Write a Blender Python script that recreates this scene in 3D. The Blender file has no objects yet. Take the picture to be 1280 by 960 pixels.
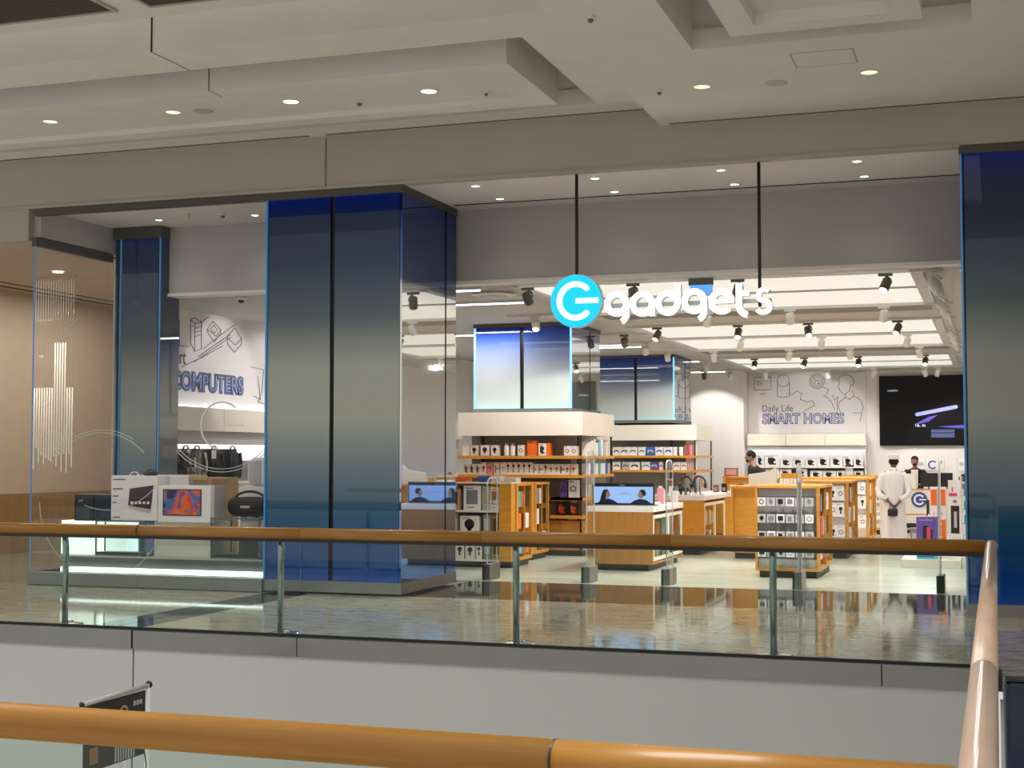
import bpy, bmesh, math, random
from mathutils import Vector, Matrix
random.seed(7)
D = bpy.data; SC = bpy.context.scene; COL = SC.collection; PI = math.pi

# ------------------------------------------------------------------ camera
cam = D.cameras.new('camera'); camo = D.objects.new('camera', cam); COL.objects.link(camo)
cam.sensor_width = 36; cam.lens = 36 * 1780 / 1280; cam.clip_end = 200; cam.clip_start = 0.05
camo.location = (0, 0, 1.75)
camo.rotation_euler = (math.radians(90 + 2.927), 0, math.radians(18.75))
SC.camera = camo
# ------------------------------------------------------------------ world + exposure
W = D.worlds.new('world'); SC.world = W; W.use_nodes = True
W.node_tree.nodes['Background'].inputs[0].default_value = (1.0, 0.985, 0.945, 1)
W.node_tree.nodes['Background'].inputs[1].default_value = 0.52
SC.view_settings.view_transform = 'Standard'; SC.view_settings.look = 'None'
SC.view_settings.exposure = 0.30; SC.view_settings.gamma = 1

def area(name, loc, sx, sy, power, col, rot=(0, 0, 0)):
    l = D.lights.new(name, 'AREA'); l.shape = 'RECTANGLE'; l.size = sx; l.size_y = sy
    l.energy = power; l.color = col
    o = D.objects.new(name, l); o.location = loc; o.rotation_euler = rot; COL.objects.link(o); return o
def spot(name, loc, tgt, power, ang=70, blend=.6, col=(1, .95, .88), r=.05):
    l = D.lights.new(name, 'SPOT'); l.energy = power; l.spot_size = math.radians(ang)
    l.spot_blend = blend; l.color = col; l.shadow_soft_size = r
    o = D.objects.new(name, l); o.location = loc
    d = Vector(tgt) - Vector(loc); o.rotation_euler = d.to_track_quat('-Z', 'Y').to_euler()
    COL.objects.link(o); return o
# unseen fill lamp added high over the open atrium, between the two galleries
area('atrium_fill', (-7.0, 5.0, 10.5), 12, 6, 1800, (0.96, 0.97, 1.0))

# ------------------------------------------------------------------ materials
M = {}
def nt(name):
    m = D.materials.new(name); m.use_nodes = True; M[name] = m
    return m, m.node_tree.nodes, m.node_tree.links, m.node_tree.nodes['Principled BSDF']
def C4(c): return (c[0], c[1], c[2], 1)
def flat(name, col, rough=.6, metal=0, emit=0, ecol=None, coat=0, ior=1.5, noise=0.0, nscale=4):
    m, n, l, b = nt(name)
    b.inputs['Base Color'].default_value = C4(col); b.inputs['Roughness'].default_value = rough
    b.inputs['Metallic'].default_value = metal; b.inputs['IOR'].default_value = ior
    if coat: b.inputs['Coat Weight'].default_value = coat; b.inputs['Coat Roughness'].default_value = .05
    if emit:
        b.inputs['Emission Color'].default_value = C4(ecol or col); b.inputs['Emission Strength'].default_value = emit
    if noise:
        t = n.new('ShaderNodeTexCoord'); x = n.new('ShaderNodeTexNoise'); x.inputs['Scale'].default_value = nscale
        x.inputs['Detail'].default_value = 5
        r = n.new('ShaderNodeMapRange'); r.inputs[1].default_value = .3; r.inputs[2].default_value = .7
        r.inputs[3].default_value = 1 - noise; r.inputs[4].default_value = 1 + noise
        mx = n.new('ShaderNodeMix'); mx.data_type = 'RGBA'; mx.blend_type = 'MULTIPLY'; mx.inputs[0].default_value = 1
        mx.inputs[6].default_value = C4(col)
        l.new(t.outputs['Object'], x.inputs['Vector']); l.new(x.outputs[0], r.inputs[0])
        l.new(r.outputs[0], mx.inputs[7]); l.new(mx.outputs[2], b.inputs['Base Color'])
    return m
def wood(name, c1, c2, scale=(1, 1, 1), rough=.4, coat=0.2):
    m, n, l, b = nt(name)
    t = n.new('ShaderNodeTexCoord'); mp = n.new('ShaderNodeMapping'); mp.inputs['Scale'].default_value = scale
    x = n.new('ShaderNodeTexNoise'); x.inputs['Scale'].default_value = 3; x.inputs['Detail'].default_value = 8
    x.inputs['Roughness'].default_value = .65
    r = n.new('ShaderNodeValToRGB'); r.color_ramp.elements[0].color = C4(c1); r.color_ramp.elements[1].color = C4(c2)
    r.color_ramp.elements[0].position = .3; r.color_ramp.elements[1].position = .7
    l.new(t.outputs['Object'], mp.inputs[0]); l.new(mp.outputs[0], x.inputs['Vector'])
    l.new(x.outputs[0], r.inputs[0]); l.new(r.outputs[0], b.inputs['Base Color'])
    b.inputs['Roughness'].default_value = rough; b.inputs['Coat Weight'].default_value = coat
    b.inputs['Coat Roughness'].default_value = .12
    return m
def stone(name, cols, scale, rough, stretch=(1, 1, 1), ior=1.5):
    m, n, l, b = nt(name)
    t = n.new('ShaderNodeNewGeometry'); mp = n.new('ShaderNodeMapping'); mp.inputs['Scale'].default_value = stretch
    x = n.new('ShaderNodeTexNoise'); x.inputs['Scale'].default_value = scale; x.inputs['Detail'].default_value = 9
    x.inputs['Roughness'].default_value = .7; x.inputs['Distortion'].default_value = .6
    r = n.new('ShaderNodeValToRGB'); e = r.color_ramp.elements
    e[0].position = .35; e[0].color = C4(cols[0]); e[1].position = .68; e[1].color = C4(cols[-1])
    if len(cols) > 2:
        k = e.new(.5); k.color = C4(cols[1])
    l.new(t.outputs['Position'], mp.inputs[0]); l.new(mp.outputs[0], x.inputs['Vector'])
    l.new(x.outputs[0], r.inputs[0]); l.new(r.outputs[0], b.inputs['Base Color'])
    b.inputs['Roughness'].default_value = rough; b.inputs['IOR'].default_value = ior
    return m
def glass(name, tint=(1, 1, 1), ior=1.45, boost=1.0):
    m = D.materials.new(name); m.use_nodes = True; M[name] = m
    n = m.node_tree.nodes; l = m.node_tree.links; n.clear()
    o = n.new('ShaderNodeOutputMaterial'); mx = n.new('ShaderNodeMixShader')
    tr = n.new('ShaderNodeBsdfTransparent'); tr.inputs[0].default_value = C4(tint)
    g = n.new('ShaderNodeBsdfGlossy'); g.inputs['Roughness'].default_value = .01
    g.inputs[0].default_value = (boost, boost, boost, 1)
    f = n.new('ShaderNodeFresnel'); f.inputs[0].default_value = ior
    gm = n.new('ShaderNodeNewGeometry'); sb = n.new('ShaderNodeMath'); sb.operation = 'SUBTRACT'; sb.inputs[0].default_value = 1
    mu = n.new('ShaderNodeMath'); mu.operation = 'MULTIPLY'   # panes are solid slabs: only the entry face mirrors
    l.new(gm.outputs['Backfacing'], sb.inputs[1]); l.new(f.outputs[0], mu.inputs[0]); l.new(sb.outputs[0], mu.inputs[1])
    l.new(mu.outputs[0], mx.inputs[0]); l.new(tr.outputs[0], mx.inputs[1]); l.new(g.outputs[0], mx.inputs[2])
    l.new(mx.outputs[0], o.inputs[0]); return m
def gradglass(name, stops, z0, z1, ior=1.6, rough=.02, metal=0):
    """back-printed gloss glass: colour runs with height"""
    m, n, l, b = nt(name)
    t = n.new('ShaderNodeNewGeometry'); s = n.new('ShaderNodeSeparateXYZ'); r = n.new('ShaderNodeMapRange')
    r.inputs[1].default_value = z0; r.inputs[2].default_value = z1
    k = n.new('ShaderNodeValToRGB'); e = k.color_ramp.elements
    e[0].position = stops[0][0]; e[0].color = C4(stops[0][1]); e[1].position = stops[-1][0]; e[1].color = C4(stops[-1][1])
    for p, c in stops[1:-1]:
        q = e.new(p); q.color = C4(c)
    l.new(t.outputs['Position'], s.inputs[0]); l.new(s.outputs[2], r.inputs[0]); l.new(r.outputs[0], k.inputs[0])
    l.new(k.outputs[0], b.inputs['Base Color']); b.inputs['Roughness'].default_value = rough; b.inputs['IOR'].default_value = ior; b.inputs['Metallic'].default_value = metal
    return m

flat('paint', (.76, .74, .695), .8, noise=.03, nscale=1.5)
flat('fascia_paint', (.46, .415, .355), .75, noise=.03, nscale=1.2)
flat('bulkhead_grey', (.47, .45, .435), .8)
flat('white_panel', (.56, .555, .54), .55, noise=.02, nscale=.7)
flat('store_white', (.80, .76, .74), .65)
flat('cream', (.84, .79, .70), .5)
flat('poster_paper', (.72, .69, .71), .6)
flat('dark_slot', (.02, .018, .015), .8)
flat('bronze', (.10, .095, .08), .45, .6)
flat('dark_metal', (.035, .035, .035), .4, .5)
flat('chrome', (.72, .75, .76), .14, 1)
flat('post_steel', (.33, .40, .41), .18, 1)
flat('kick_steel', (.30, .295, .28), .38, 1, noise=.06, nscale=1)
flat('grey_trim', (.16, .165, .155), .5, .3)
flat('ceil_grey', (.46, .45, .43), .75)
flat('fixture_white', (.75, .74, .70), .45)
flat('fixture_dark', (.13, .12, .10), .5)
flat('black', (.012, .012, .013), .45)
flat('black_gloss', (.01, .01, .012), .12)
flat('plinth_dark', (.025, .02, .017), .5)
flat('grey_panel', (.23, .23, .23), .6)
flat('light_grey', (.50, .49, .49), .5)
flat('white_box', (.86, .84, .84), .45)
flat('warm_box', (.80, .76, .66), .5)
flat('tan_wall', (.56, .45, .34), .8, noise=.03)
flat('orange', (.90, .16, .01), .5)
flat('red', (.75, .06, .03), .5)
flat('pink', (.75, .35, .38), .5)
flat('magenta', (.65, .05, .16), .5)
flat('teal', (.05, .42, .40), .5)
flat('cyan', (.12, .55, .75), .5)
flat('blue', (.03, .13, .45), .5)
flat('purple', (.13, .07, .32), .5)
flat('dark_plum', (.045, .012, .03), .4)
flat('slat_brown', (.11, .085, .065), .6)
flat('green', (.15, .40, .08), .5)
flat('tan', (.50, .34, .18), .6)
flat('brown_box', (.33, .17, .09), .6)
flat('navy', (.008, .018, .05), .15)
flat('cloth_white', (.84, .80, .79), .85)
flat('cloth_black', (.012, .012, .014), .9)
flat('skin', (.20, .095, .06), .6)
flat('skin_light', (.36, .20, .14), .6)
flat('hair', (.01, .008, .007), .8)
flat('beard_grey', (.30, .27, .25), .8)
flat('line_ink', (.12, .11, .12), .7)
flat('line_blue', (.035, .09, .30), .5)
flat('frost', (.62, .68, .68), .5)
flat('led_panel', (.05, .05, .05), .5, emit=.67, ecol=(1, .935, .82))
flat('lamp_on', (1, .95, .85), .5, emit=6, ecol=(1, .93, .80))
flat('lamp_dim', (1, .8, .6), .5, emit=.9, ecol=(1, .78, .55))
flat('tube_light', (.05, .05, .05), .5, emit=3, ecol=(1, .98, 1))
flat('led_white', (1, 1, 1), .5, emit=2.0, ecol=(.88, 1, .96))
flat('box_glow', (.9, .95, .9), .5, emit=.7, ecol=(.88, 1, .93))
flat('sign_cyan', (0, .05, .08), .4, emit=1.0, ecol=(0, .56, .93))
flat('sign_white', (.05, .05, .05), .4, emit=1.3, ecol=(.94, 1, .98))
flat('sign_side', (.7, .75, .75), .4)
flat('exit_blue', (.05, .25, .8), .4, emit=.8, ecol=(.10, .36, .95))
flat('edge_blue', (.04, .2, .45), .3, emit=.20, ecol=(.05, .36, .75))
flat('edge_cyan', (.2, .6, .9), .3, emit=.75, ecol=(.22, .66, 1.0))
flat('screen_black', (.004, .004, .004), .5, ior=1.2, emit=.006, ecol=(.9, .8, .8))
flat('screen_blue', (.03, .04, .06), .3, emit=.75, ecol=(.33, .55, .95))
flat('screen_lilac', (.1, .1, .2), .3, emit=.9, ecol=(.42, .45, 1))
flat('screen_violet', (.05, .03, .2), .3, emit=.45, ecol=(.22, .12, .9))
flat('screen_dim', (.04, .05, .12), .3, emit=.4, ecol=(.13, .16, .36))
flat('led_tv_text', (.6, .7, .8), .3, emit=.6, ecol=(.6, .7, .85))
flat('screen_teal', (.02, .06, .07), .2)
wood('oak', (.56, .235, .018), (.72, .34, .035), (1, 1, 7), .45, .15)
wood('oak_dark', (.36, .155, .025), (.46, .21, .04), (6, 1, .6), .45, .15)
wood('rail_wood', (.30, .125, .012), (.42, .19, .022), (.5, 6, 6), .36, .2)
wood('rail_wood_sheen', (.45, .29, .19), (.56, .38, .26), (6, .5, 6), .38, .3)  # same rail timber, its grazing sheen painted in as a paler, pinker colour
wood('wainscot', (.26, .15, .06), (.38, .23, .10), (1, 1, .35), .5, .1)
stone('mall_tile', [(.26, .20, .15), (.44, .38, .30), (.62, .55, .46)], 3.6, .07, (1, 2.2, 1))
stone('mall_tile_light', [(.40, .35, .27), (.56, .51, .42), (.72, .68, .58)], 3.4, .07, (1, 2.4, 1))
stone('granite_tile', [(.020, .020, .022), (.035, .036, .040)], 12, .05, ior=1.6)
stone('shop_tile', [(.50, .49, .42), (.58, .57, .50), (.66, .65, .58)], 1.3, .22, (.35, 3, 1))
glass('clear_glass', ior=1.3); glass('rail_glass', (.90, .96, .93), 1.45); glass('case_glass', (.95, .98, .96), 1.3)
glass('acrylic', (.93, .95, .95), 1.6)
SIDE = [(0, (.03, .14, .55)), (.08, (.10, .22, .55)), (.25, (.45, .52, .66)), (.42, (.78, .80, .78)), (.72, (.80, .82, .80)), (.765, (.55, .60, .66)), (.78, (.10, .16, .34)), (.93, (.05, .10, .32)), (1, (.01, .03, .35))]  # side print, with the dark bulkhead reflection painted into the upper stops
FAC = [(0, (.0, .07, .42)), (.06, (.0, .06, .28)), (.17, (.02, .095, .19)), (.30, (.15, .20, .24)), (.42, (.31, .335, .30)), (.55, (.27, .29, .265)),
       (.68, (.06, .085, .10)), (.82, (.015, .035, .085)), (.94, (.008, .025, .09)), (1, (.0, .015, .26))]
gradglass('facade_print', FAC, .17, 5.1, 1.5)
gradglass('facade_print_reflection', SIDE, .17, 5.1, 1.5, metal=.85)
INS = [(0, (.45, .72, .80)), (.10, (.52, .60, .58)), (.35, (.46, .50, .50)), (.62, (.22, .27, .40)), (.84, (.05, .10, .30)), (1, (.005, .04, .40))]
gradglass('pillar_print', INS, 2.6, 4.1, 1.5)
gradglass('pillar_print_side', [(0, (.62, .80, .84)), (.3, (.75, .78, .76)), (.75, (.62, .66, .74)), (1, (.25, .32, .62))], 2.6, 4.1, 1.5, metal=.85)

# ------------------------------------------------------------------ mesh helpers
class MB:
    def __init__(s): s.v = []; s.f = []; s.sm = []
    def add(s, vs, fs, smooth=False):
        o = len(s.v); s.v += [tuple(v) for v in vs]; s.f += [tuple(o + i for i in f) for f in fs]; s.sm += [smooth] * len(fs); return s
    def box(s, x0, x1, y0, y1, z0, z1):
        vs = [(x, y, z) for z in (z0, z1) for y in (y0, y1) for x in (x0, x1)]
        return s.add(vs, [(0, 2, 3, 1), (4, 5, 7, 6), (0, 1, 5, 4), (2, 6, 7, 3), (0, 4, 6, 2), (1, 3, 7, 5)])
    def bbox(s, x0, x1, y0, y1, z0, z1, b=.01):
        """box with bevelled edges"""
        bm = bmesh.new(); bmesh.ops.create_cube(bm, size=1)
        for v in bm.verts:
            v.co = Vector(((x0 + x1) / 2 + v.co.x * (x1 - x0), (y0 + y1) / 2 + v.co.y * (y1 - y0), (z0 + z1) / 2 + v.co.z * (z1 - z0)))
        bmesh.ops.bevel(bm, geom=bm.edges[:], offset=b, segments=2, affect='EDGES', profile=.5)
        return s.bm(bm)
    def bm(s, bm, smooth=False):
        bm.verts.index_update()
        s.add([v.co for v in bm.verts], [[v.index for v in f.verts] for f in bm.faces], smooth); bm.free(); return s
    def rot(s, deg_z, pivot=(0, 0)):
        a = math.radians(deg_z); c, q = math.cos(a), math.sin(a)
        s.v = [(pivot[0] + (x - pivot[0]) * c - (y - pivot[1]) * q, pivot[1] + (x - pivot[0]) * q + (y - pivot[1]) * c, z) for x, y, z in s.v]
        return s
    def tube(s, pts, r, n=10, closed=False, cap=True):
        pts = [Vector(p) for p in pts]; N = len(pts); rings = []
        rs = r if isinstance(r, (list, tuple)) else [r] * N
        up = None
        for i, p in enumerate(pts):
            if closed: t = pts[(i + 1) % N] - pts[i - 1]
            else: t = (pts[min(i + 1, N - 1)] - pts[max(i - 1, 0)])
            t.normalize()
            if up is None:
                up = Vector((0, 0, 1)) if abs(t.z) < .9 else Vector((1, 0, 0))
            a = t.cross(up).normalized(); b = a.cross(t).normalized(); up = b
            rings.append([p + (a * math.cos(2 * PI * k / n) + b * math.sin(2 * PI * k / n)) * rs[i] for k in range(n)])
        vs = [v for g in rings for v in g]; fs = []
        for i in range(N if closed else N - 1):
            j = (i + 1) % N
            for k in range(n):
                fs.append((i * n + k, i * n + (k + 1) % n, j * n + (k + 1) % n, j * n + k))
        s.add(vs, fs, True)
        if not closed and cap:
            o = len(s.v) - len(vs)
            s.f.append(tuple(o + k for k in reversed(range(n)))); s.f.append(tuple(o + (N - 1) * n + k for k in range(n))); s.sm += [False, False]
        return s
    def lathe(s, prof, c=(0, 0, 0), n=24, axis='z'):
        vs = []; fs = []
        for r, h in prof:
            for k in range(n):
                a = 2 * PI * k / n; u, w = r * math.cos(a), r * math.sin(a)
                vs.append({'z': (c[0] + u, c[1] + w, c[2] + h), 'y': (c[0] + u, c[1] + h, c[2] + w), 'x': (c[0] + h, c[1] + u, c[2] + w)}[axis])
        for i in range(len(prof) - 1):
            for k in range(n):
                fs.append((i * n + k, i * n + (k + 1) % n, (i + 1) * n + (k + 1) % n, (i + 1) * n + k))
        fs.append(tuple(range(n - 1, -1, -1))); fs.append(tuple((len(prof) - 1) * n + k for k in range(n)))
        return s.add(vs, fs, False)
    def prism(s, poly, y0, y1, plane='y'):
        """extrude outline (u,v): plane y -> (u, y, v); plane x -> (y, u, v)"""
        n = len(poly)
        f = (lambda u, d, v: (u, d, v)) if plane == 'y' else (lambda u, d, v: (d, u, v))
        vs = [f(u, y0, v) for u, v in poly] + [f(u, y1, v) for u, v in poly]
        fs = [tuple(range(n)), tuple(range(2 * n - 1, n - 1, -1))] + [(i, i + n, (i + 1) % n + n, (i + 1) % n) for i in range(n)]
        return s.add(vs, fs)
    def stroke(s, pts, w, y0, y1, plane='y', closed=False, roundcap=False):
        """thick 2-D line, mitred, extruded"""
        P_ = [Vector((p[0], p[1])) for p in pts]; N = len(P_); L = []; R = []
        for i in range(N):
            if closed: a, b = P_[i - 1], P_[(i + 1) % N]
            else: a, b = P_[max(i - 1, 0)], P_[min(i + 1, N - 1)]
            t = (b - a).normalized(); nn = Vector((-t.y, t.x)); m = 1.0
            if (closed or 0 < i < N - 1):
                t1 = (P_[i] - a).normalized(); c = abs(t1.dot(t)); m = 1 / max(c, .6)
            L.append(P_[i] + nn * w / 2 * m); R.append(P_[i] - nn * w / 2 * m)
        f = (lambda u, d, v: (u, d, v)) if plane == 'y' else (lambda u, d, v: (d, u, v))
        vs = []
        for i in range(N): vs += [f(L[i].x, y0, L[i].y), f(R[i].x, y0, R[i].y), f(R[i].x, y1, R[i].y), f(L[i].x, y1, L[i].y)]
        fs = []
        for i in range(N if closed else N - 1):
            j = (i + 1) % N
            for k in range(4): fs.append((i * 4 + k, i * 4 + (k + 1) % 4, j * 4 + (k + 1) % 4, j * 4 + k))
        if not closed: fs += [(0, 1, 2, 3), ((N - 1) * 4 + 3, (N - 1) * 4 + 2, (N - 1) * 4 + 1, (N - 1) * 4)]
        s.add(vs, fs)
        if roundcap:
            for p in (P_[0], P_[-1]): s.prism([(p.x + w / 2 * math.cos(k * PI / 8), p.y + w / 2 * math.sin(k * PI / 8)) for k in range(16)], y0, y1, plane)
        return s
    def ell(s, c, r, n=14, m=9):
        vs = [(c[0], c[1], c[2] - r[2])]; fs = []
        for i in range(1, m):
            a = PI * i / m - PI / 2
            for k in range(n):
                b = 2 * PI * k / n
                vs.append((c[0] + r[0] * math.cos(a) * math.cos(b), c[1] + r[1] * math.cos(a) * math.sin(b), c[2] + r[2] * math.sin(a)))
        vs.append((c[0], c[1], c[2] + r[2])); T = len(vs) - 1
        for k in range(n): fs.append((0, 1 + (k + 1) % n, 1 + k)); fs.append((T, 1 + (m - 2) * n + k, 1 + (m - 2) * n + (k + 1) % n))
        for i in range(m - 2):
            for k in range(n): fs.append((1 + i * n + k, 1 + i * n + (k + 1) % n, 1 + (i + 1) * n + (k + 1) % n, 1 + (i + 1) * n + k))
        return s.add(vs, fs, True)
    def build(s, name, mat, parent=None, origin=None):
        me = D.meshes.new(name)
        o_ = Vector(origin) if origin else Vector((0, 0, 0))
        me.from_pydata([tuple(Vector(v) - o_) for v in s.v], [], s.f); me.update()
        me.polygons.foreach_set('use_smooth', s.sm)
        bm = bmesh.new(); bm.from_mesh(me); bmesh.ops.recalc_face_normals(bm, faces=bm.faces); bm.to_mesh(me); bm.free()
        me.materials.append(M[mat] if isinstance(mat, str) else mat)
        o = D.objects.new(name, me); COL.objects.link(o)
        if parent is not None:
            # the things' empties are unrotated: children are given in world coordinates
            o.parent = parent; o.location = o_ - wloc(parent)
        else: o.location = o_
        return o
def wloc(o):
    p = Vector(o.location)
    while o.parent is not None: o = o.parent; p += Vector(o.location)
    return p
def box(name, mat, x0, x1, y0, y1, z0, z1, parent=None, bev=0):
    mb = MB()
    (mb.bbox(x0, x1, y0, y1, z0, z1, bev) if bev else mb.box(x0, x1, y0, y1, z0, z1))
    return mb.build(name, mat, parent, ((x0 + x1) / 2, (y0 + y1) / 2, z0))
def tag(o, label=None, cat=None, group=None, kind=None):
    if label: o['label'] = label
    if cat: o['category'] = cat
    if group: o['group'] = group
    if kind: o['kind'] = kind
    return o
def thing(name, label, cat, loc, group=None):
    o = D.objects.new(name, None); o.empty_display_size = .1; o.location = loc; COL.objects.link(o)
    return tag(o, label, cat, group)
def struct(o): o['kind'] = 'structure'; return o
def sbox(name, mat, *a, **k): return struct(box(name, mat, *a, **k))
def text(body, size, loc, mat, parent, name='lettering', rot=(PI / 2, 0, 0), ext=.004, off=0, align='LEFT', sx=1):
    cu = D.curves.new(name, 'FONT'); cu.body = body; cu.size = size; cu.extrude = ext; cu.offset = off; cu.align_x = align
    cu.resolution_u = 3
    t = D.objects.new('tmp', cu); COL.objects.link(t)
    dg = bpy.context.evaluated_depsgraph_get(); me = D.meshes.new_from_object(t.evaluated_get(dg))
    D.objects.remove(t)
    for v in me.vertices: v.co.x *= sx
    me.materials.clear(); me.materials.append(M[mat]); me.name = name
    o = D.objects.new(name, me); COL.objects.link(o); o.rotation_euler = rot
    if parent is not None: o.parent = parent; o.location = Vector(loc) - wloc(parent)
    else: o.location = loc
    return o
def arc(cx, cz, r, a0, a1, n=20): return [(cx + r * math.cos(math.radians(a0 + (a1 - a0) * i / n)), cz + r * math.sin(math.radians(a0 + (a1 - a0) * i / n))) for i in range(n + 1)]
ORD = ['first', 'second', 'third', 'fourth', 'fifth', 'sixth', 'seventh', 'eighth', 'ninth', 'tenth', 'eleventh', 'twelfth',
       'thirteenth', 'fourteenth', 'fifteenth', 'sixteenth', 'seventeenth', 'eighteenth', 'nineteenth', 'twentieth']

# ------------------------------------------------------------------ floors
def floor_tiles(parent, x0, x1, y0, y1, nx, ny, mat, t=.012, gap=.004, skip=None):
    dx, dy = (x1 - x0) / nx, (y1 - y0) / ny
    mb = MB().box(-dx / 2 + gap / 2, dx / 2 - gap / 2, -dy / 2 + gap / 2, dy / 2 - gap / 2, 0, t)
    src = mb.build('tile', mat, parent, (0, 0, 0)); first = True
    for i in range(nx):
        for j in range(ny):
            cx, cy = x0 + (i + .5) * dx, y0 + (j + .5) * dy
            if skip and skip(cx, cy): continue
            o = src if first else src.copy()
            if not first: COL.objects.link(o)
            first = False; o.parent = parent; o.location = Vector((cx, cy, -t)) - wloc(parent)
fl = sbox('floor', 'grey_trim', -17.4, 3.2, 12.62, 19.0, -.20, -.0125)
floor_tiles(fl, -17.2, -8.95, 12.66, 16.60, 9, 4, 'mall_tile_light')
floor_tiles(fl, -8.95, -8.65, 12.66, 16.60, 1, 4, 'granite_tile')
floor_tiles(fl, -8.64, -8.35, 12.66, 16.60, 1, 4, 'granite_tile')
floor_tiles(fl, -8.35, -4.56, 12.66, 16.60, 4, 4, 'mall_tile_light')
floor_tiles(fl, -4.56, 3.1, 12.66, 16.60, 8, 4, 'mall_tile')
floor_tiles(fl, -8.35, -7.11, 16.60, 19.0, 1, 2, 'granite_tile', skip=lambda x, y: y < 18.6)
floor_tiles(fl, -7.06, -.33, 16.60, 19.0, 7, 2, 'granite_tile')
fs = sbox('floor_shop', 'shop_tile', -12.7, .9, 19.0, 41.3, -.2, 0)
fw = sbox('floor_corridor', 'mall_tile', -17.4, -12.7, 16.6, 26, -.2, -.001)
fc = sbox('floor_vitrine', 'grey_trim', -12.7, -8.95, 16.75, 19.0, -.2, -.001)
sbox('floor_side', 'mall_tile', .02, 3.2, 2.8, 12.62, -.25, 0)
sbox('floor_near', 'mall_tile_light', -14, 3.2, -3, 3.3, -.25, 0)
sbox('floor_lower', 'mall_tile_light', -17, 3.2, -3, 16, -5.2, -5)

# atrium edge: steel kick band in pieces, white fascia panels below
t = thing('slab_edge_band', 'brushed steel band along the gallery floor edge under the glass balustrade', 'trim', (-5, 12.55, -.2))
for a, b in ((-17.4, -12), (-12, -8.31), (-8.29, -6.45), (-6.44, -.95), (-.94, -.02)):
    box('band_panel', 'kick_steel', a, b, 12.50, 12.60, -.185, -.005, t)
wf = struct(MB().box(-17.4, -.02, 12.60, 12.9, -1.7, -.21).build('wall_atrium', 'dark_slot'))
for a, b in ((-17.4, -8.31), (-8.29, -.02)): box('panel', 'white_panel', a, b, 12.53, 12.60, -1.7, -.19, wf)
sbox('wall_atrium_side', 'white_panel', .00, .06, 3.3, 12.6, -1.7, -.26)
sbox('wall_lower', 'white_panel', -17, 3.2, 14.2, 14.4, -5, -1.7)

# ------------------------------------------------------------------ mall ceiling: slabs, coffers, rafts
cl = struct(MB().box(-17.4, -3.73, 12.47, 13.2, 5.9, 6.32).box(-17.4, -4.38, 16.02, 16.5, 5.9, 6.1)
            .box(-4.38, -3.73, 13.2, 16.5, 5.9, 6.1).box(-17.4, -16.6, 13.2, 16.0, 5.9, 6.1)
            .build('ceiling', 'paint'))
struct(MB().box(-17.4, -3.7, 12.5, 16.8, 6.8, 6.85).box(-4.38, -4.3, 13.2, 16.06, 6.1, 6.8)
       .box(-17.4, -4.38, 16.06, 16.12, 6.1, 6.8).box(-17.4, -4.38, 13.1, 13.2, 6.1, 6.8).build('ceiling_recess', 'paint'))
sbox('ceiling_gallery', 'paint', -17.4, -3.73, 7.2, 12.47, 6.26, 6.32)
# joints of the ceiling panels (recessed dark lines)
for x in (-8.14,):
    sbox('trim_1', 'dark_slot', x - .008, x + .008, 12.462, 12.475, 5.9, 6.26)
    sbox('trim_2', 'grey_trim', x - .006, x + .006, 12.47, 13.2, 5.896, 5.902)
def raft_joint(t, x, y, z0, z1):
    box('joint', 'grey_trim', x - .006, x + .006, y - .004, y + .002, z0, z1, t); box('joint', 'grey_trim', x - .006, x + .006, y, y + .28, z0 - .003, z0 + .001, t)
def raft(name, x0, x1, y0, y1, z0, z1, rim, lip, label):
    t = thing(name, label, 'ceiling panel', ((x0 + x1) / 2, (y0 + y1) / 2, z0))
    f = MB().box(x0, x1, y0, y0 + rim, z0, z1).box(x0, x1, y1 - rim, y1, z0, z1).box(x0, x0 + rim, y0 + rim, y1 - rim, z0, z1).box(x1 - rim, x1, y0 + rim, y1 - rim, z0, z1)
    f.build('rim', 'paint', t)
    box('inner_panel', 'paint', x0 + rim, x1 - rim, y0 + rim, y1 - rim, z0 + lip, z1 - .01, t)
    box('hanger', 'dark_metal', (x0 + x1) / 2 - .05, (x0 + x1) / 2 + .05, (y0 + y1) / 2 - .05, (y0 + y1) / 2 + .05, z1 - .02, 6.85, t)
    return t
raft('ceiling_raft', -16.2, -4.74, 13.78, 15.62, 5.83, 6.28, .28, .06, 'long suspended ceiling panel with downlights in the left coffer over the gallery')
raft_joint(D.objects['ceiling_raft'], -8.25, 13.78, 5.83, 6.28)
# lower right slab with its own coffer
cs = struct(MB().box(-3.73, -2.73, 6.0, 16.5, 5.7, 6.35).box(-2.73, -.14, 13.5, 16.5, 5.7, 5.9).box(-.14, 3.2, 6.0, 16.5, 5.7, 6.35)
            .box(-2.73, -.14, 6.0, 9.0, 5.7, 5.9).build('ceiling_right', 'paint'))
struct(MB().box(-2.73, -.14, 9.0, 13.6, 6.6, 6.65).box(-2.73, -.14, 13.56, 13.62, 5.9, 6.6).box(-2.80, -2.73, 9, 13.6, 6.35, 6.6).box(-.14, -.08, 9, 13.6, 6.35, 6.6).build('ceiling_right_recess', 'paint'))
raft('ceiling_raft', -2.28, -.56, 9.4, 13.05, 5.66, 6.05, .26, .12, 'short suspended ceiling panel in the right coffer near the top right of the frame')
sbox('wall_right', 'paint', 3.2, 3.3, -3, 16.5, -5, 6.3)

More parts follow.
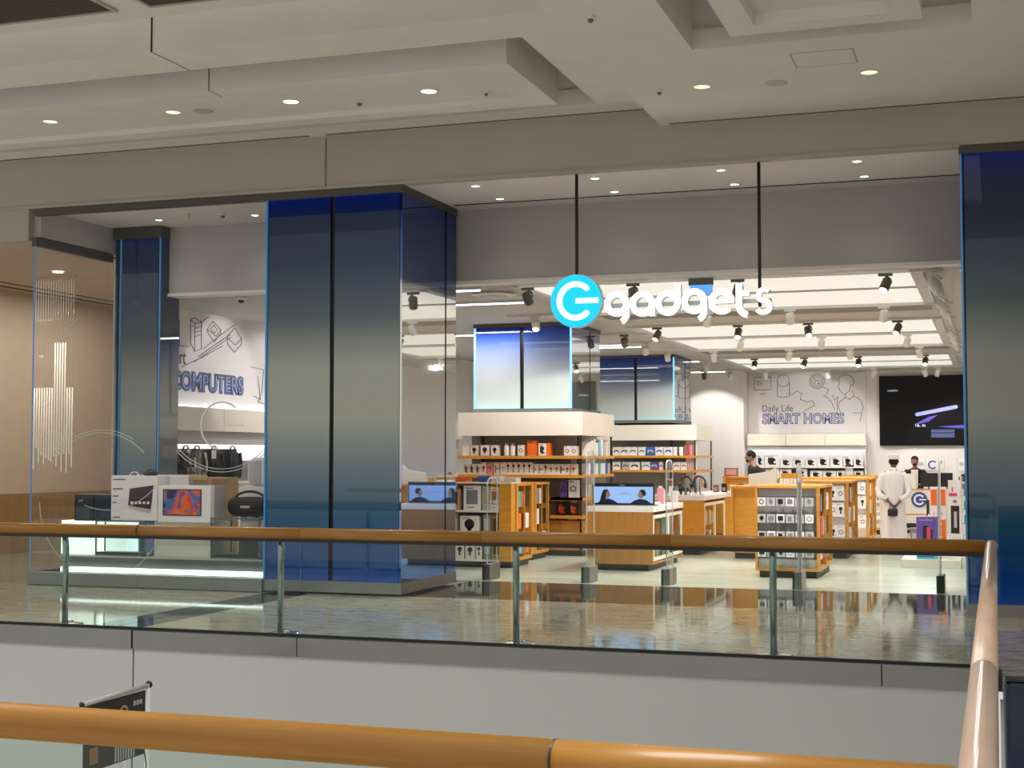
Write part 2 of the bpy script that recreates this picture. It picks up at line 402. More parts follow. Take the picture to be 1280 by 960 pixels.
# vent grilles in the upper ceiling
for k, (a, b) in enumerate(((-13.4, -8.32), (-7.95, -4.2))):
    t = thing('ceiling_grille', ('wide brown slatted air grille at the top left corner of the ceiling' if k == 0 else
              'brown slatted air grille to the right of the top left one'), 'vent', (a, 11.3, 6.2))
    MB().box(a, b, 12.10, 12.14, 6.235, 6.262).box(a, b, 9.3, 9.34, 6.235, 6.262).box(a, a + .04, 9.34, 12.1, 6.235, 6.262).box(b - .04, b, 9.34, 12.1, 6.235, 6.262).build('frame', 'fascia_paint', t)
    box('backing', 'dark_slot', a + .04, b - .04, 9.34, 12.1, 6.252, 6.259, t)
    mb = MB()
    for i in range(60): mb.box(a + .04, b - .04, 9.36 + i * .0457, 9.36 + i * .0457 + .018, 6.236, 6.252)
    tag(mb.build('slat', 'slat_brown', t), kind='stuff')

# ------------------------------------------------------------------ facade fascia, soffit, bulkhead
fa = struct(MB().box(-17.4, 3.2, 16.5, 16.62, 5.2, 6.1).box(-17.4, -12.72, 16.5, 16.62, 4.76, 5.2).build('wall_fascia', 'fascia_paint'))
sbox('trim_3', 'grey_trim', -8.15, -8.135, 16.494, 16.5, 5.2, 5.88)
sbox('trim_4', 'fascia_paint', -17.4, -.33, 16.475, 16.5, 5.2, 5.235)
for k, (a, b, z) in enumerate(((-16.9, -8.36, 5.9), (-8.1, -3.76, 5.9), (-3.6, 3.0, 5.7))):
    t = thing('slot_diffuser', ['long dark slot diffuser above the shop window', 'dark slot diffuser in the ceiling above the blue corner column',
              'dark slot diffuser in the lower ceiling right of the sign'][k], 'vent', ((a + b) / 2, 16.42, z))
    box('slot', 'dark_slot', a, b, 16.41, 16.455, z - .004, z + .01, t)
    mb = MB().box(a - .01, b + .01, 16.40, 16.41, z - .006, z + .004).box(a - .01, b + .01, 16.455, 16.465, z - .006, z + .004); mb.build('flange', 'fascia_paint', t)
sf = sbox('ceiling_soffit', 'store_white', -12.6, 3.2, 16.62, 18.55, 5.2, 5.3)
sbox('trim_5', 'dark_slot', -7.0, -.33, 18.10, 18.135, 5.193, 5.2)
bk = sbox('wall_bulkhead', 'bulkhead_grey', -12.6, 3.2, 18.55, 18.75, 4.2, 5.3)
sbox('wall_bulkhead_left', 'bulkhead_grey', -12.72, -12.6, 16.62, 19.0, 4.82, 5.3)
sbox('trim_6', 'store_white', -12.6, .9, 18.50, 18.80, 4.155, 4.2)

# ------------------------------------------------------------------ store shell
wl = sbox('wall_left', 'store_white', -12.75, -12.6, 18.75, 41.3, 0, 4.25)
wr = sbox('wall_store_right', 'store_white', .8, .95, 18.45, 41.3, 0, 4.25)
wb = sbox('wall_back', 'store_white', -12.6, .8, 41, 41.2, 0, 4.3)
sbox('wall_projection', 'store_white', -8.6, -6.75, 40.3, 41.0, 0, 4.17)
bays = [(18.85, 20.97, 21.03, 23.2), (25.7, 28.57, 28.63, 31.8), (34.6, 37.12, 37.18, 39.2)]
ZC = 4.17
ce = MB().box(-12.6, -6.45, 18.8, 41, ZC, ZC + .1).box(-.9, .8, 18.8, 41, ZC, ZC + .1)
py = 18.8
for b in bays:
    ce.box(-6.45, -.9, py, b[0], ZC, ZC + .1); ce.box(-6.45, -.9, b[1], b[2], ZC - .012, ZC + .1); py = b[3]
ce.box(-6.45, -.9, py, 41, ZC, ZC + .1)
cst = struct(ce.build('ceiling_store', 'ceil_grey'))
sbox('ceiling_store_top', 'store_white', -12.7, .9, 18.75, 41.3, ZC + .22, ZC + .3)
n_ = 0
for bi, b in enumerate(bays):
    t = thing('light_ceiling', ['glowing cream light ceiling bay nearest the shop entrance', 'glowing cream light ceiling bay in the middle of the shop',
              'glowing cream light ceiling bay farthest from the entrance'][bi], 'ceiling light', (-3.7, (b[0] + b[3]) / 2, ZC))
    for a, c in ((b[0], b[1]), (b[2], b[3])):
        box('light_panel', 'led_panel', -6.45, -.9, a, c, ZC + .012, ZC + .03, t)
    fr = MB()
    for xx in (-6.45, -.98): fr.box(xx - .04, xx + .12, b[0], b[3], ZC - .03, ZC + .011)
    fr.build('side_frame', 'light_grey', t)
    fr = MB()
    for yy in (b[0], b[3]): fr.box(-6.5, -.85, yy - .04, yy + .03, ZC - .02, ZC + .01)
    fr.build('cross_frame', 'fixture_white', t)
    # dark service beam behind each bay with white lighting tracks
for yy, nm in ((23.1, 'lighting track behind the nearest light ceiling bay'), (25.6, 'lighting track before the middle light ceiling bay'),
               (28.6, 'lighting track across the middle light ceiling bay'), (31.8, 'lighting track behind the middle light ceiling bay'),
               (18.95, 'lighting track at the shop entrance edge'), (34.5, 'lighting track before the farthest light ceiling bay'),
               (39.3, 'lighting track behind the farthest light ceiling bay')):
    t = box('lighting_track', 'fixture_white', -6.4, -.6, yy - .02, yy + .02, ZC - .045, ZC - .012); tag(t, 'white ' + nm, 'track', 'lighting tracks')
    for xx in (-6, -1.2): box('clip', 'fixture_white', xx, xx + .04, yy - .02, yy + .02, ZC - .012, ZC, t)
for yy in (23.9, 32.8):
    sbox('trim_7', 'fixture_dark', -6.4, -.95, yy - .5, yy + .35, ZC - .012, ZC)
t = box('lighting_track', 'fixture_white', -.74, -.70, 18.9, 31.5, ZC - .045, ZC - .012); tag(t, 'long white lighting track running into the shop along its right side', 'track', 'lighting tracks')
for (yy) in (19.2, 31): box('clip', 'fixture_white', -.74, -.70, yy, yy + .04, ZC - .012, ZC, t)

# track spotlights
SP = [(-1.32, 18.95), (-3.11, 23.1), (-1.64, 23.1), (-3.13, 25.6), (-1.59, 25.6), (-3.24, 28.6), (-2.99, 31.8), (-1.53, 31.8), (-4.31, 31.8), (-3.05, 34.5),
      (-1.53, 34.5), (-5.51, 34.5), (-4.32, 34.5), (-4.29, 39.3), (-3.08, 39.3), (-1.43, 39.3), (-5.98, 39.3), (-4.68, 18.95), (-3.24, 18.95), (-5.87, 25.6),
      (-4.38, 25.6), (-4.45, 23.1), (-4.85, 28.6), (-5.99, 31.8), (-6.2, 18.95), (-1.6, 28.6), (-1.75, 39.3)]
PLACE = {18.95: 'at the shop entrance edge', 23.1: 'behind the nearest light ceiling bay', 25.6: 'before the middle light ceiling bay', 28.6: 'across the middle light ceiling bay',
         31.8: 'behind the middle light ceiling bay', 34.5: 'before the farthest light ceiling bay', 39.3: 'at the far wall'}
DARK = {18.95, 25.6, 34.5}
def spotlight(x, y, label, dark, yawd, pitch=35, group='track spotlights'):
    t = thing('track_spotlight', label, 'spotlight', (x, y, ZC - .045), group)
    mt = 'fixture_dark' if dark else 'fixture_white'; z = ZC - .045
    box('track_adapter', mt, x - .09, x + .09, y - .022, y + .022, z - .035, z, t)
    a = math.radians(yawd); p = math.radians(pitch); d = Vector((math.sin(a) * math.sin(p), math.cos(a) * math.sin(p), -math.cos(p)))
    c = Vector((x, y, z - .15))
    MB().tube([(x, y, z - .03), (x + .06, y, z - .07), (x + .075, y, z - .12), c], .012, 8).build('bracket', mt, t)
    h = MB().tube([c - d * .09, c - d * .08, c + d * .07, c + d * .09], [.045, .062, .066, .062], 14).build('lamp_head', mt, t)
    MB().tube([c + d * .088, c + d * .093], [.052, .052], 14).build('lens', 'lamp_on', h)
    return c, d
cnt = {}
rows = {}
for x, y in SP: rows.setdefault(y, []).append(x)
for y in rows:
    for i, x in enumerate(sorted(rows[y])):
        lab = '%s %s track spotlight from the left %s' % (ORD[i], 'dark' if y in DARK else 'white', PLACE[y])
        c, d = spotlight(x, y, lab, y in DARK, random.choice((-150, 160, 20, -30, 180)) if y in DARK else random.uniform(-40, 40))
for i, y in enumerate((19.0, 19.6, 21.9, 22.9, 27.2, 28.6, 29.9)):
    spotlight(-.72, y, '%s white spotlight counted inward on the right-hand track' % ORD[i], False, 60, 50, 'right track spotlights')
for i, (x, y, w) in enumerate(((-6.93, 29.1, 'white'), (-6.92, 31.2, 'white'), (-6.86, 35.4, 'white'), (-7.6, 38.9, 'dark'), (-6.82, 26.9, 'dark'), (-7.35, 22.9, 'white'), (-6.9, 39.0, 'white'))):
    nm = ['white spotlight before the right edge of the far blue pillar', 'white spotlight just in front of the far blue pillar', 'white spotlight on the ceiling right of the far pillar',
          'dark spotlight above the projecting wall', 'dark spotlight on the ceiling between the two blue pillars', 'white spotlight aimed at the near blue pillar', 'white spotlight above the pale projecting wall'][i]
    sb_ = box('mount_track', 'fixture_white', x - .5, x + .5, y - .02, y + .02, ZC - .045, ZC); tag(sb_, 'short white track of lamp: ' + nm, 'track')
    spotlight(x, y, nm, w == 'dark', 0, 40)
# light from the track heads
for x, y, tx, ty, tz, p in ((-7.35, 22.8, -7.55, 24.4, 3.2, 30), (-4.5, 23, -5.2, 22, .5, 260), (-1.6, 23, -2.8, 21.5, .6, 260), (-6, 23, -7.6, 24.2, 1.4, 160), (-1.5, 31.6, -1.8, 27.5, 1.0, 300),
                            (-4.3, 38, -5, 41, 2.2, 80), (-1.6, 38.6, -.6, 40.8, 1.2, 120), (-5.8, 31.6, -7.5, 33, 1.6, 140), (-7.6, 38.5, -7.6, 40.3, 2.2, 110), (-6.9, 26.9, -5.4, 26.5, 1, 240),
                            (-3.1, 19.2, -4.6, 20.4, 0, 200), (-1.0, 19.0, -1.2, 22, 0, 200), (-10.8, 21.5, -12.6, 21.5, 3.0, 40), (-10.6, 24.5, -12.6, 23.5, 2.6, 60), (-3.1, 28.6, -3.2, 31, .5, 240), (-.8, 29, -2.2, 30, .5, 200)):
    spot('track_lamp', (x, y, 3.88), (tx, ty, tz), p * 1.25, 75, .35, (1, .95, .90))
for x, y in SP: spot('track_flood', (x, y, 3.88), (x, y + .4, 0), 120, 140, 1, (1, .95, .88), .06)
for x, y in ((-9.8, 24), (-10, 30)): area('linear_lamp', (x, y, 4.05), 3.5, .3, 70, (1, .96, .95))

area('corridor_fill', (-15.0, 21.0, 4.70), 2.0, 6.0, 95, (1, .93, .82))  # fill lamp added to brighten the corridor, no such fitting there
# linear tube lamps in the left ceiling
for i, (x0, x1, y) in enumerate(((-9.6, -6.90, 18.95), (-9.8, -6.83, 20.7), (-11, -9.15, 26.0), (-8.7, -7.45, 29.3), (-8.8, -7.2, 29.9), (-8.2, -6.95, 35.0), (-8.5, -7.1, 39.4))):
    t = thing('linear_ceiling_lamp', '%s of the slim white tube lamps on the left ceiling, counting inward' % ORD[i], 'lamp', ((x0 + x1) / 2, y, ZC), 'tube lamps')
    box('housing', 'fixture_white', x0, x1, y - .02, y + .02, ZC - .045, ZC, t); box('diffuser', 'tube_light', x0 + .01, x1 - .01, y - .017, y + .017, ZC - .066, ZC - .045, t)
t = thing('round_ceiling_speaker', 'flat round white disc fitting on the ceiling near the sign', 'ceiling fitting', (-7.0, 19.8, ZC))
MB().lathe([(.30, 0), (.33, -.03), (.26, -.05)], (-7.0, 19.8, ZC), 28).build('rim', 'fixture_white', t); MB().lathe([(.22, -.05), (.22, -.058)], (-7.0, 19.8, ZC), 24).build('cone', 'light_grey', t)
# dome cameras
for x, y, z, lab in ((-10.72, 18.9, 4.155, 'small dome camera below the grey bulkhead on the left'), (-.33, 18.9, 4.155, 'small dome camera beside the right blue column')):
    t = thing('dome_camera', lab, 'camera', (x, y, z)); MB().lathe([(.07, 0), (.075, -.03), (.06, -.05)], (x, y, z), 20).build('base', 'fixture_white', t)
    MB().ell((x, y, z - .055), (.05, .05, .045)).build('dome', 'black_gloss', t)

# ------------------------------------------------------------------ downlights
def downlight(x, y, z, r, label, lit='lamp_on', power=0, group=None):
    t = thing('downlight', label, 'ceiling light', (x, y, z), group)
    n = 28; vs = []; fs = []
    for rr, zz in ((r, z - .006), (r * .86, z - .008), (r * .84, z - .001), (r, z - .0005)):
        vs += [(x + rr * math.cos(2 * PI * k / n), y + rr * math.sin(2 * PI * k / n), zz) for k in range(n)]
    for i in range(4):
        for k in range(n): fs.append((i * n + k, i * n + (k + 1) % n, ((i + 1) % 4) * n + (k + 1) % n, ((i + 1) % 4) * n + k))
    MB().add(vs, fs, True).build('ring', 'fixture_white', t)
    MB().lathe([(r * .84, -.0025), (r * .84, -.0005)], (x, y, z), n).build('lens', lit, t)
    if power: spot('downlight_lamp', (x, y, z - .03), (x, y, 0), power, 120, .8, (1, .93, .82), r * .6)
for i, (x, y, lit) in enumerate(((-11.0, 14.65, 0), (-9.3, 14.72, 0), (-7.72, 14.72, 1), (-6.02, 14.8, 1))):
    downlight(x, y, 5.89, .105, ['dim round downlight at the left end of the long ceiling panel', 'dim round downlight beside the ceiling speaker in the long panel',
              'bright round downlight in the middle of the long ceiling panel', 'bright round downlight near the right end of the long ceiling panel'][i], 'lamp_on' if lit else 'lamp_dim', 170 if lit else 90)
for i, (x, y) in enumerate(((-2.91, 14.88), (-1.17, 14.87))):
    downlight(x, y, 5.7, .10, ['dim warm downlight left of the grey speaker in the lower ceiling', 'dim warm downlight right of the grey speaker in the lower ceiling'][i], 'lamp_dim', 110)
k = 0
for j, x in enumerate((-6.23, -4.65, -3.08, -1.48)):
    for i, y in enumerate((16.9, 17.85)):
        downlight(x, y, 5.2, .06, '%s small white downlight from the left, %s row of the entrance soffit' % (ORD[j], ['front', 'rear'][i]), 'lamp_on', 5, 'entrance soffit downlights')
for i, (x, y) in enumerate(((-11.59, 16.99), (-11.5, 17.86), (-10.0, 16.97), (-9.97, 17.95))):
    downlight(x, y, 5.2, .06, ['small downlight above the left window, front left', 'small downlight above the left window, rear left', 'small downlight above the left window, front right',
              'small downlight above the left window, rear right'][i], 'lamp_on', 8, 'window soffit downlights')
downlight(-14.39, 19.43, 4.75, .10, 'round downlight in the corridor ceiling seen through the window', 'lamp_on', 50)
# ceiling speakers, detectors, sprinklers
def speaker(x, y, z, label):
    t = thing('ceiling_speaker', label, 'speaker', (x, y, z)); MB().lathe([(.15, 0), (.155, -.008), (.135, -.012)], (x, y, z), 30).build('rim', 'fixture_white', t)
    MB().lathe([(.13, -.012), (.13, -.016)], (x, y, z), 26).build('mesh_cover', 'light_grey', t)
speaker(-8.9, 14.75, 5.89, 'round ceiling speaker between the downlights of the long ceiling panel'); speaker(-2.13, 14.94, 5.7, 'round grey speaker between two warm downlights in the lower ceiling')
def detector(x, y, z, label, big=1):
    t = thing('smoke_detector', label, 'detector', (x, y, z)); MB().lathe([(.05 * big, 0), (.055 * big, -.02), (.045 * big, -.03)], (x, y, z), 18).build('base', 'fixture_white', t)
    MB().lathe([(.034 * big, -.03), (.03 * big, -.05), (.018 * big, -.06)], (x, y, z), 16).build('sensor', 'grey_trim', t)
detector(-6.95, 14.95, 5.89, 'small white smoke detector between the bright downlights'); detector(-10.35, 17.7, 5.2, 'small smoke detector above the left shop window')
detector(-5.4, 15.0, 5.89, 'tiny detector right of the bright downlights', .6); detector(-3.38, 12.15, 5.7, 'tiny white disc detector in the lower ceiling above the entrance', .8)
detector(-3.37, 14.86, 5.7, 'tiny disc on the edge of the lower ceiling left of the warm downlight', .7)
t = thing('sprinkler', 'small sprinkler head above the left shop window', 'sprinkler', (-10.8, 17.55, 5.2)); MB().lathe([(.03, 0), (.03, -.01), (.008, -.012), (.008, -.05)], (-10.8, 17.55, 5.2), 12).build('stem', 'chrome', t)
MB().lathe([(.025, -.05), (.025, -.055)], (-10.8, 17.55, 5.2), 12).build('deflector', 'chrome', t)
t = thing('access_hatch', 'square flush access panel in the lower ceiling', 'hatch', (-1.55, 14.2, 5.7)); box('hatch_panel', 'paint', -1.84, -1.26, 13.95, 14.45, 5.696, 5.70, t)
MB().box(-1.86, -1.84, 13.93, 14.47, 5.697, 5.7).box(-1.26, -1.24, 13.93, 14.47, 5.697, 5.7).box(-1.84, -1.26, 13.93, 13.95, 5.697, 5.7).box(-1.84, -1.26, 14.45, 14.47, 5.697, 5.7).build('frame', 'fascia_paint', t)

# ------------------------------------------------------------------ facade columns (printed glass)
def glass_column(label, x0, x1, y0, y1, zb, zt, mat, smat, panels, side_panels, edge, trim_top=.10, trim_bot=.14, name='glass_column', left_side=True):
    t = thing(name, label, 'column', ((x0 + x1) / 2, (y0 + y1) / 2, zb - trim_bot))
    box('core', 'black', x0 + .05, x1 - .05, y0 + .05, y1 - .05, zb - trim_bot, zt + trim_top, t)
    box('bottom_trim', 'kick_steel' if trim_bot > .1 else 'grey_trim', x0 - .005, x1 + .005, y0 - .005, y1 + .005, zb - trim_bot, zb, t)
    box('top_trim', 'bronze', x0 - .01, x1 + .01, y0 - .01, y1 + .01, zt, zt + trim_top, t)
    g = .012
    for a, b in panels: box('front_panel', mat, a + g, b - g, y0, y0 + .03, zb, zt, t)
    for a, b in side_panels: box('side_panel', smat, x1 - .03, x1, a + g, b - g, zb, zt, t)
    if left_side: box('left_panel', mat, x0, x0 + .03, y0 + .04, y1, zb, zt, t)
    for a, b, w in edge: box('edge_light', 'edge_cyan' if name == 'inner_glass_pillar' else 'edge_blue', a, b, y0 - .004, y0 + .03, zb, zt, t)
    return t
glass_column('wide blue to grey gradient glass column at the left corner of the shop entrance', -9.0, -7.07, 16.5, 18.42, .17, 5.1, 'facade_print', 'facade_print_reflection',
             [(-8.97, -8.06), (-8.02, -7.09)], [(16.5, 18.0), (18.03, 18.42)], [(-9.0, -8.985, 0)])
glass_column('blue to grey gradient glass column at the right edge of the frame', -.33, 1.9, 16.5, 18.42, .14, 5.12, 'facade_print', 'facade_print_reflection', [(-.30, .62), (.66, 1.9)], [(16.5, 18.4)], [(-.33, -.312, 0)])
glass_column('narrow blue gradient glass column standing behind the left shop window', -12.55, -11.75, 18.3, 18.86, .17, 5.02, 'facade_print', 'facade_print', [(-12.42, -11.77)], [(18.3, 18.85)], [(-11.76, -11.75, 0), (-12.44, -12.434, 0)], .18)
for nm, y0 in (('blue and white gradient glass pillar above the nearer shelves in the shop', 24.4), ('blue and white gradient glass pillar above the farther shelves in the shop', 33.0)):
    glass_column(nm, -9.02, -7.16, y0, y0 + 1.95, 2.62, 4.10, 'pillar_print', 'pillar_print_side', [(-8.99, -8.12), (-8.07, -7.18)], [(y0, y0 + 1.2), (y0 + 1.24, y0 + 1.94)],
                 [(-9.02, -8.985, 0), (-7.19, -7.16, 0)], .07, .07, 'inner_glass_pillar')

# ------------------------------------------------------------------ left shop window (vitrine)
w = thing('window_vitrine', 'tall frameless shop window left of the blue corner column', 'window', (-10.8, 16.55, 0)); w['kind'] = 'structure'; w.name = 'window_1'
del w['category']
for a, b in ((-12.6, -10.98), (-10.965, -9.02)): box('pane', 'clear_glass', a, b, 16.52, 16.535, .19, 5.1, w)
box('side_pane', 'clear_glass', -12.62, -12.605, 16.55, 18.3, .19, 4.68, w)
box('head_channel', 'bronze', -12.62, -9.0, 16.5, 16.58, 5.1, 5.2, w); box('side_head_channel', 'bronze', -12.66, -12.58, 16.5, 18.32, 4.68, 4.80, w)
box('kick_plate', 'kick_steel', -12.62, -9.0, 16.46, 16.6, .012, .175, w); box('side_kick', 'grey_trim', -12.66, -12.6, 16.6, 18.3, .01, .175, w)
box('corner_edge', 'edge_blue', -12.625, -12.612, 16.515, 16.53, .19, 4.68, w)
# frosted decals on the pane
dec = thing('window_decal', 'frosted thin ring arcs and round symbol stuck on the left shop window', 'decal', (-10, 16.512, 3))
def dring(cx, cz, r, a0, a1, wd=.007): MB().stroke(arc(cx, cz, r, a0, a1, 36), wd, 16.512, 16.519).build('ring_arc', 'frost', dec)
def PX(px, py): return (-12.6 + (px - 44) * .01265, 2.0 - (py - 548) * .01065)
cx, cz = PX(278, 533); dring(cx, cz, .31, 48, 262, .022); MB().stroke([(cx - .06, cz), (cx + .33, cz)], .016, 16.512, 16.519).build('dash', 'frost', dec)
cx, cz = PX(278, 500); dring(cx, cz, .92, 225, 312); dring(cx, cz, .96, 225, 312)
cx, cz = PX(140, 470); dring(cx, cz, .95, 120, 150); dring(cx, cz - .75, 1.05, 250, 322)
cx, cz = PX(132, 630); dring(cx, cz, .95, 45, 150); dring(cx, cz, .99, 60, 140); dring(cx, cz, 1.02, 300, 345); dring(cx, cz, .98, 180, 240)

# display inside the window
tag(box('display_platform', 'grey_trim', -12.3, -9.04, 16.8, 18.2, -.001, .37), 'grey low platform inside the left shop window', 'platform')
box('light_strip', 'led_white', -12.28, -9.06, 16.745, 16.78, .17, .235, D.objects['display_platform']); box('deck', 'light_grey', -12.32, -9.03, 16.78, 18.22, .37, .385, D.objects['display_platform'])
zt = .385
tag(box('display_cube', 'box_glow', -12.5, -11.95, 17.05, 17.55, zt, .855), 'glowing white display cube at the left end of the window platform', 'display cube')
tag(box('display_cube', 'box_glow', -11.90, -11.55, 17.20, 17.6, zt, .855), 'narrow white display cube behind the left glass showcase', 'display cube')
tag(box('display_cube', 'warm_box', -11.02, -10.12, 17.1, 17.6, zt, .855), 'wide matt white display cube in the middle of the window platform', 'display cube')
def showcase(x0, x1, y0, y1, z0, z1, label):
    t = thing('glass_showcase', label, 'showcase', ((x0 + x1) / 2, (y0 + y1) / 2, z0)); r = .018
    f = MB()
    for z in (z0, z1 - r):
        f.box(x0, x1, y0, y0 + r, z, z + r).box(x0, x1, y1 - r, y1, z, z + r).box(x0, x0 + r, y0, y1, z, z + r).box(x1 - r, x1, y0, y1, z, z + r)
    for x in (x0, x1 - r):
        for y in (y0, y1 - r): f.box(x, x + r, y, y + r, z0, z1)
    f.build('frame', 'grey_trim', t); box('front_glass', 'case_glass', x0 + r, x1 - r, y0 + .004, y0 + .01, z0 + r, z1 - r, t)
    box('base_panel', 'light_grey', x0 + r, x1 - r, y0 + r, y1 - r, z0, z0 + .05, t); box('top_glass', 'case_glass', x0 + r, x1 - r, y0 + r, y1 - r, z1 - .01, z1 - .004, t)
showcase(-11.87, -11.06, 16.95, 17.18, zt, .87, 'grey framed glass showcase under the tablet box in the window')
showcase(-10.05, -9.30, 16.95, 17.5, zt, .93, 'grey framed glass showcase under the black portable speaker')
tag(box('stored_carton', 'cyan', -11.35, -11.08, 17.22, 17.5, zt, .85), 'light blue carton beside the left glass showcase', 'box')
box('printed_panel', 'screen_dim', -11.22, -11.10, 17.214, 17.22, .45, .80, D.objects['stored_carton'])
tag(box('white_jar_box', 'white_box', -9.72, -9.45, 17.1, 17.35, zt + .05, .72, bev=.03), 'rounded white box inside the showcase under the speaker', 'box')

# oven-like black box
t = thing('black_appliance_carton', 'black and navy appliance carton at the left end of the window display', 'box', (-11.98, 17.2, .86))
box('carton', 'black', -12.27, -11.95, 17.02, 17.35, .856, 1.225, t, .008); box('side_face', 'navy', -11.95, -11.62, 17.03, 17.34, .856, 1.225, t, .006)
MB().box(-12.23, -12.0, 17.012, 17.02, .88, 1.05).build('printed_window', 'screen_teal', t); text('oo', .07, (-12.2, 17.018, 1.12), 'light_grey', t, 'dial_print', ext=.001)
def pic_box(name, label, x0, x1, y0, y1, z0, z1, mat='white_box', bev=.006):
    t = thing(name, label, 'box', ((x0 + x1) / 2, (y0 + y1) / 2, z0)); box('carton', mat, x0, x1, y0, y1, z0, z1, t, bev); return t
t = pic_box('tablet_carton', 'white carton with a printed tablet speaker picture in the shop window', -11.64, -10.90, 16.98, 17.3, .872, 1.49)
fy = 16.978
MB().prism([(-11.36, 1.08), (-11.0, 1.03), (-10.96, 1.36), (-11.34, 1.31)], fy - .004, fy).build('printed_screen', 'dark_plum', t)
MB().prism([(-11.36, 1.08), (-11.0, 1.03), (-11.0, .98), (-11.35, 1.04)], fy - .006, fy - .003).build('printed_base', 'light_grey', t)
mb = MB()
for i in range(5): mb.box(-11.32 + i * .065, -11.28 + i * .065, fy - .008, fy - .005, 1.10, 1.135)
mb.build('printed_icons', 'white_box', t)
for i, (zz, wd) in enumerate(((1.43, .20), (1.30, .16), (1.20, .09), (1.11, .06), (.91, .12))): MB().box(-11.61, -11.61 + wd, fy - .003, fy, zz, zz + .014).build('printed_line', 'line_ink', t)
MB().tube([(-11.35 + .07 * math.cos(a), 17.1, 1.49 + .05 * math.sin(a)) for a in [PI * k / 10 for k in range(11)]], .008, 6).build('carry_handle', 'white_box', t)
t = pic_box('computer_carton', 'white carton printed with a colourful red and blue swirl screen', -10.87, -10.05, 16.95, 17.25, .858, 1.36)
box('side_flap', 'light_grey', -10.05, -10.0, 16.96, 17.25, .858, 1.36, t)
sw, n_, l_, b_ = nt('swirl_print')
tc = n_.new('ShaderNodeTexCoord'); ns = n_.new('ShaderNodeTexNoise'); ns.inputs['Scale'].default_value = 3.4; ns.inputs['Distortion'].default_value = 1.0; ns.inputs['Detail'].default_value = 1
rp = n_.new('ShaderNodeValToRGB'); rp.color_ramp.interpolation = 'CONSTANT'; e = rp.color_ramp.elements
e[0].position = 0; e[0].color = (.01, .02, .10, 1); e[1].position = .40; e[1].color = (.06, .16, .42, 1)
for p, c in ((.46, (.32, .05, .22)), (.50, (.10, .25, .5)), (.54, (.75, .05, .04)), (.60, (.80, .16, .02)), (.66, (.20, .10, .35))):
    q = e.new(p); q.color = C4(c)
l_.new(tc.outputs['Object'], ns.inputs['Vector']); l_.new(ns.outputs[0], rp.inputs[0]); l_.new(rp.outputs[0], b_.inputs['Base Color'])
MB().box(-10.79, -10.19, 16.943, 16.95, .95, 1.31).build('printed_bezel', 'black', t); MB().box(-10.775, -10.205, 16.94, 16.943, .965, 1.295).build('printed_screen', sw, t)
pic_box('plain_carton', 'plain white carton behind the tablet carton in the window', -11.72, -10.85, 17.7, 18.05, .386, 1.49)
for o in (box('low_label', 'tan', -10.85, -10.55, 17.69, 17.70, 1.42, 1.49, D.objects['plain_carton']),): pass
t = pic_box('brown_carton', 'tan and brown carton behind the colourful screen carton', -10.80, -10.28, 17.75, 18.1, .386, 1.46, 'tan'); box('side_panel', 'brown_box', -10.5, -10.28, 17.742, 17.75, .39, 1.44, t)
t = pic_box('speaker_carton', 'white carton behind the black portable speaker', -9.92, -9.20, 17.52, 17.75, .386, 1.345)
t = thing('portable_speaker', 'black barrel shaped portable speaker with a handle on the showcase', 'speaker', (-9.62, 17.2, .93))
MB().lathe([(.05, -.30), (.105, -.285), (.13, -.24), (.135, 0), (.13, .24), (.105, .285), (.05, .30)], (-9.60, 17.22, 1.075), 26, 'x').build('body', 'black', t)
MB().tube([(-9.60 + .24 * math.cos(a), 17.22, 1.15 + .13 * math.sin(a)) for a in [PI * k / 14 for k in range(15)]], .018, 8).build('handle', 'black', t)
MB().box(-9.67, -9.53, 17.075, 17.088, 1.06, 1.09).build('badge', 'light_grey', t)
MB().box(-9.72, -9.66, 17.18, 17.26, .93, .96).box(-9.54, -9.48, 17.18, 17.26, .93, .96).build('foot', 'black', t)
t = pic_box('tall_white_carton', 'glossy white rounded carton standing on the speaker carton', -9.78, -9.32, 17.55, 17.73, 1.345, 1.74, 'white_box', .04)
box('side_strip', 'light_grey', -9.80, -9.62, 17.54, 17.56, 1.36, 1.70, t)
t = thing('small_black_hat', 'small dark handled object on top of the tablet carton', 'object', (-11.12, 17.15, 1.49)); MB().ell((-11.12, 17.15, 1.515), (.13, .08, .03)).build('body', 'black', t)
MB().tube([(-11.12 + .06 * math.cos(a), 17.15, 1.54 + .03 * math.sin(a)) for a in [PI * k / 8 for k in range(9)]], .008, 6).build('loop', 'black', t)

# left wall poster, cabinets, bags
t = thing('wall_poster', 'large wall graphic with computer outlines and blue COMPUTERS lettering', 'wall graphic', (-12.6, 22, 2.6))
box('poster_panel', 'poster_paper', -12.6, -12.585, 19.2, 25.5, 2.6, 4.05, t)
RX = (PI / 2, 0, PI / 2)
text('COMPUTERS', .40, (-12.58, 19.95, 2.86), 'line_blue', t, 'lettering_outline', RX, .003, .032, sx=1.02)
text('COMPUTERS', .40, (-12.572, 19.95, 2.86), 'poster_paper', t, 'lettering_fill', RX, .003, -.014, sx=1.02)
text('Sm rt', .34, (-12.58, 19.78, 3.27), 'line_ink', t, 'small_lettering', RX, .003, .002, sx=.8)
ln = MB()
def lw(pts, w=.011): ln.stroke(pts, w, -12.584, -12.578, 'x')
def Q(px, py): return (20.08 + (px - 218) * .0262, 1.75 + (571 - py) * (.01296 + (px - 218) * .0000136))
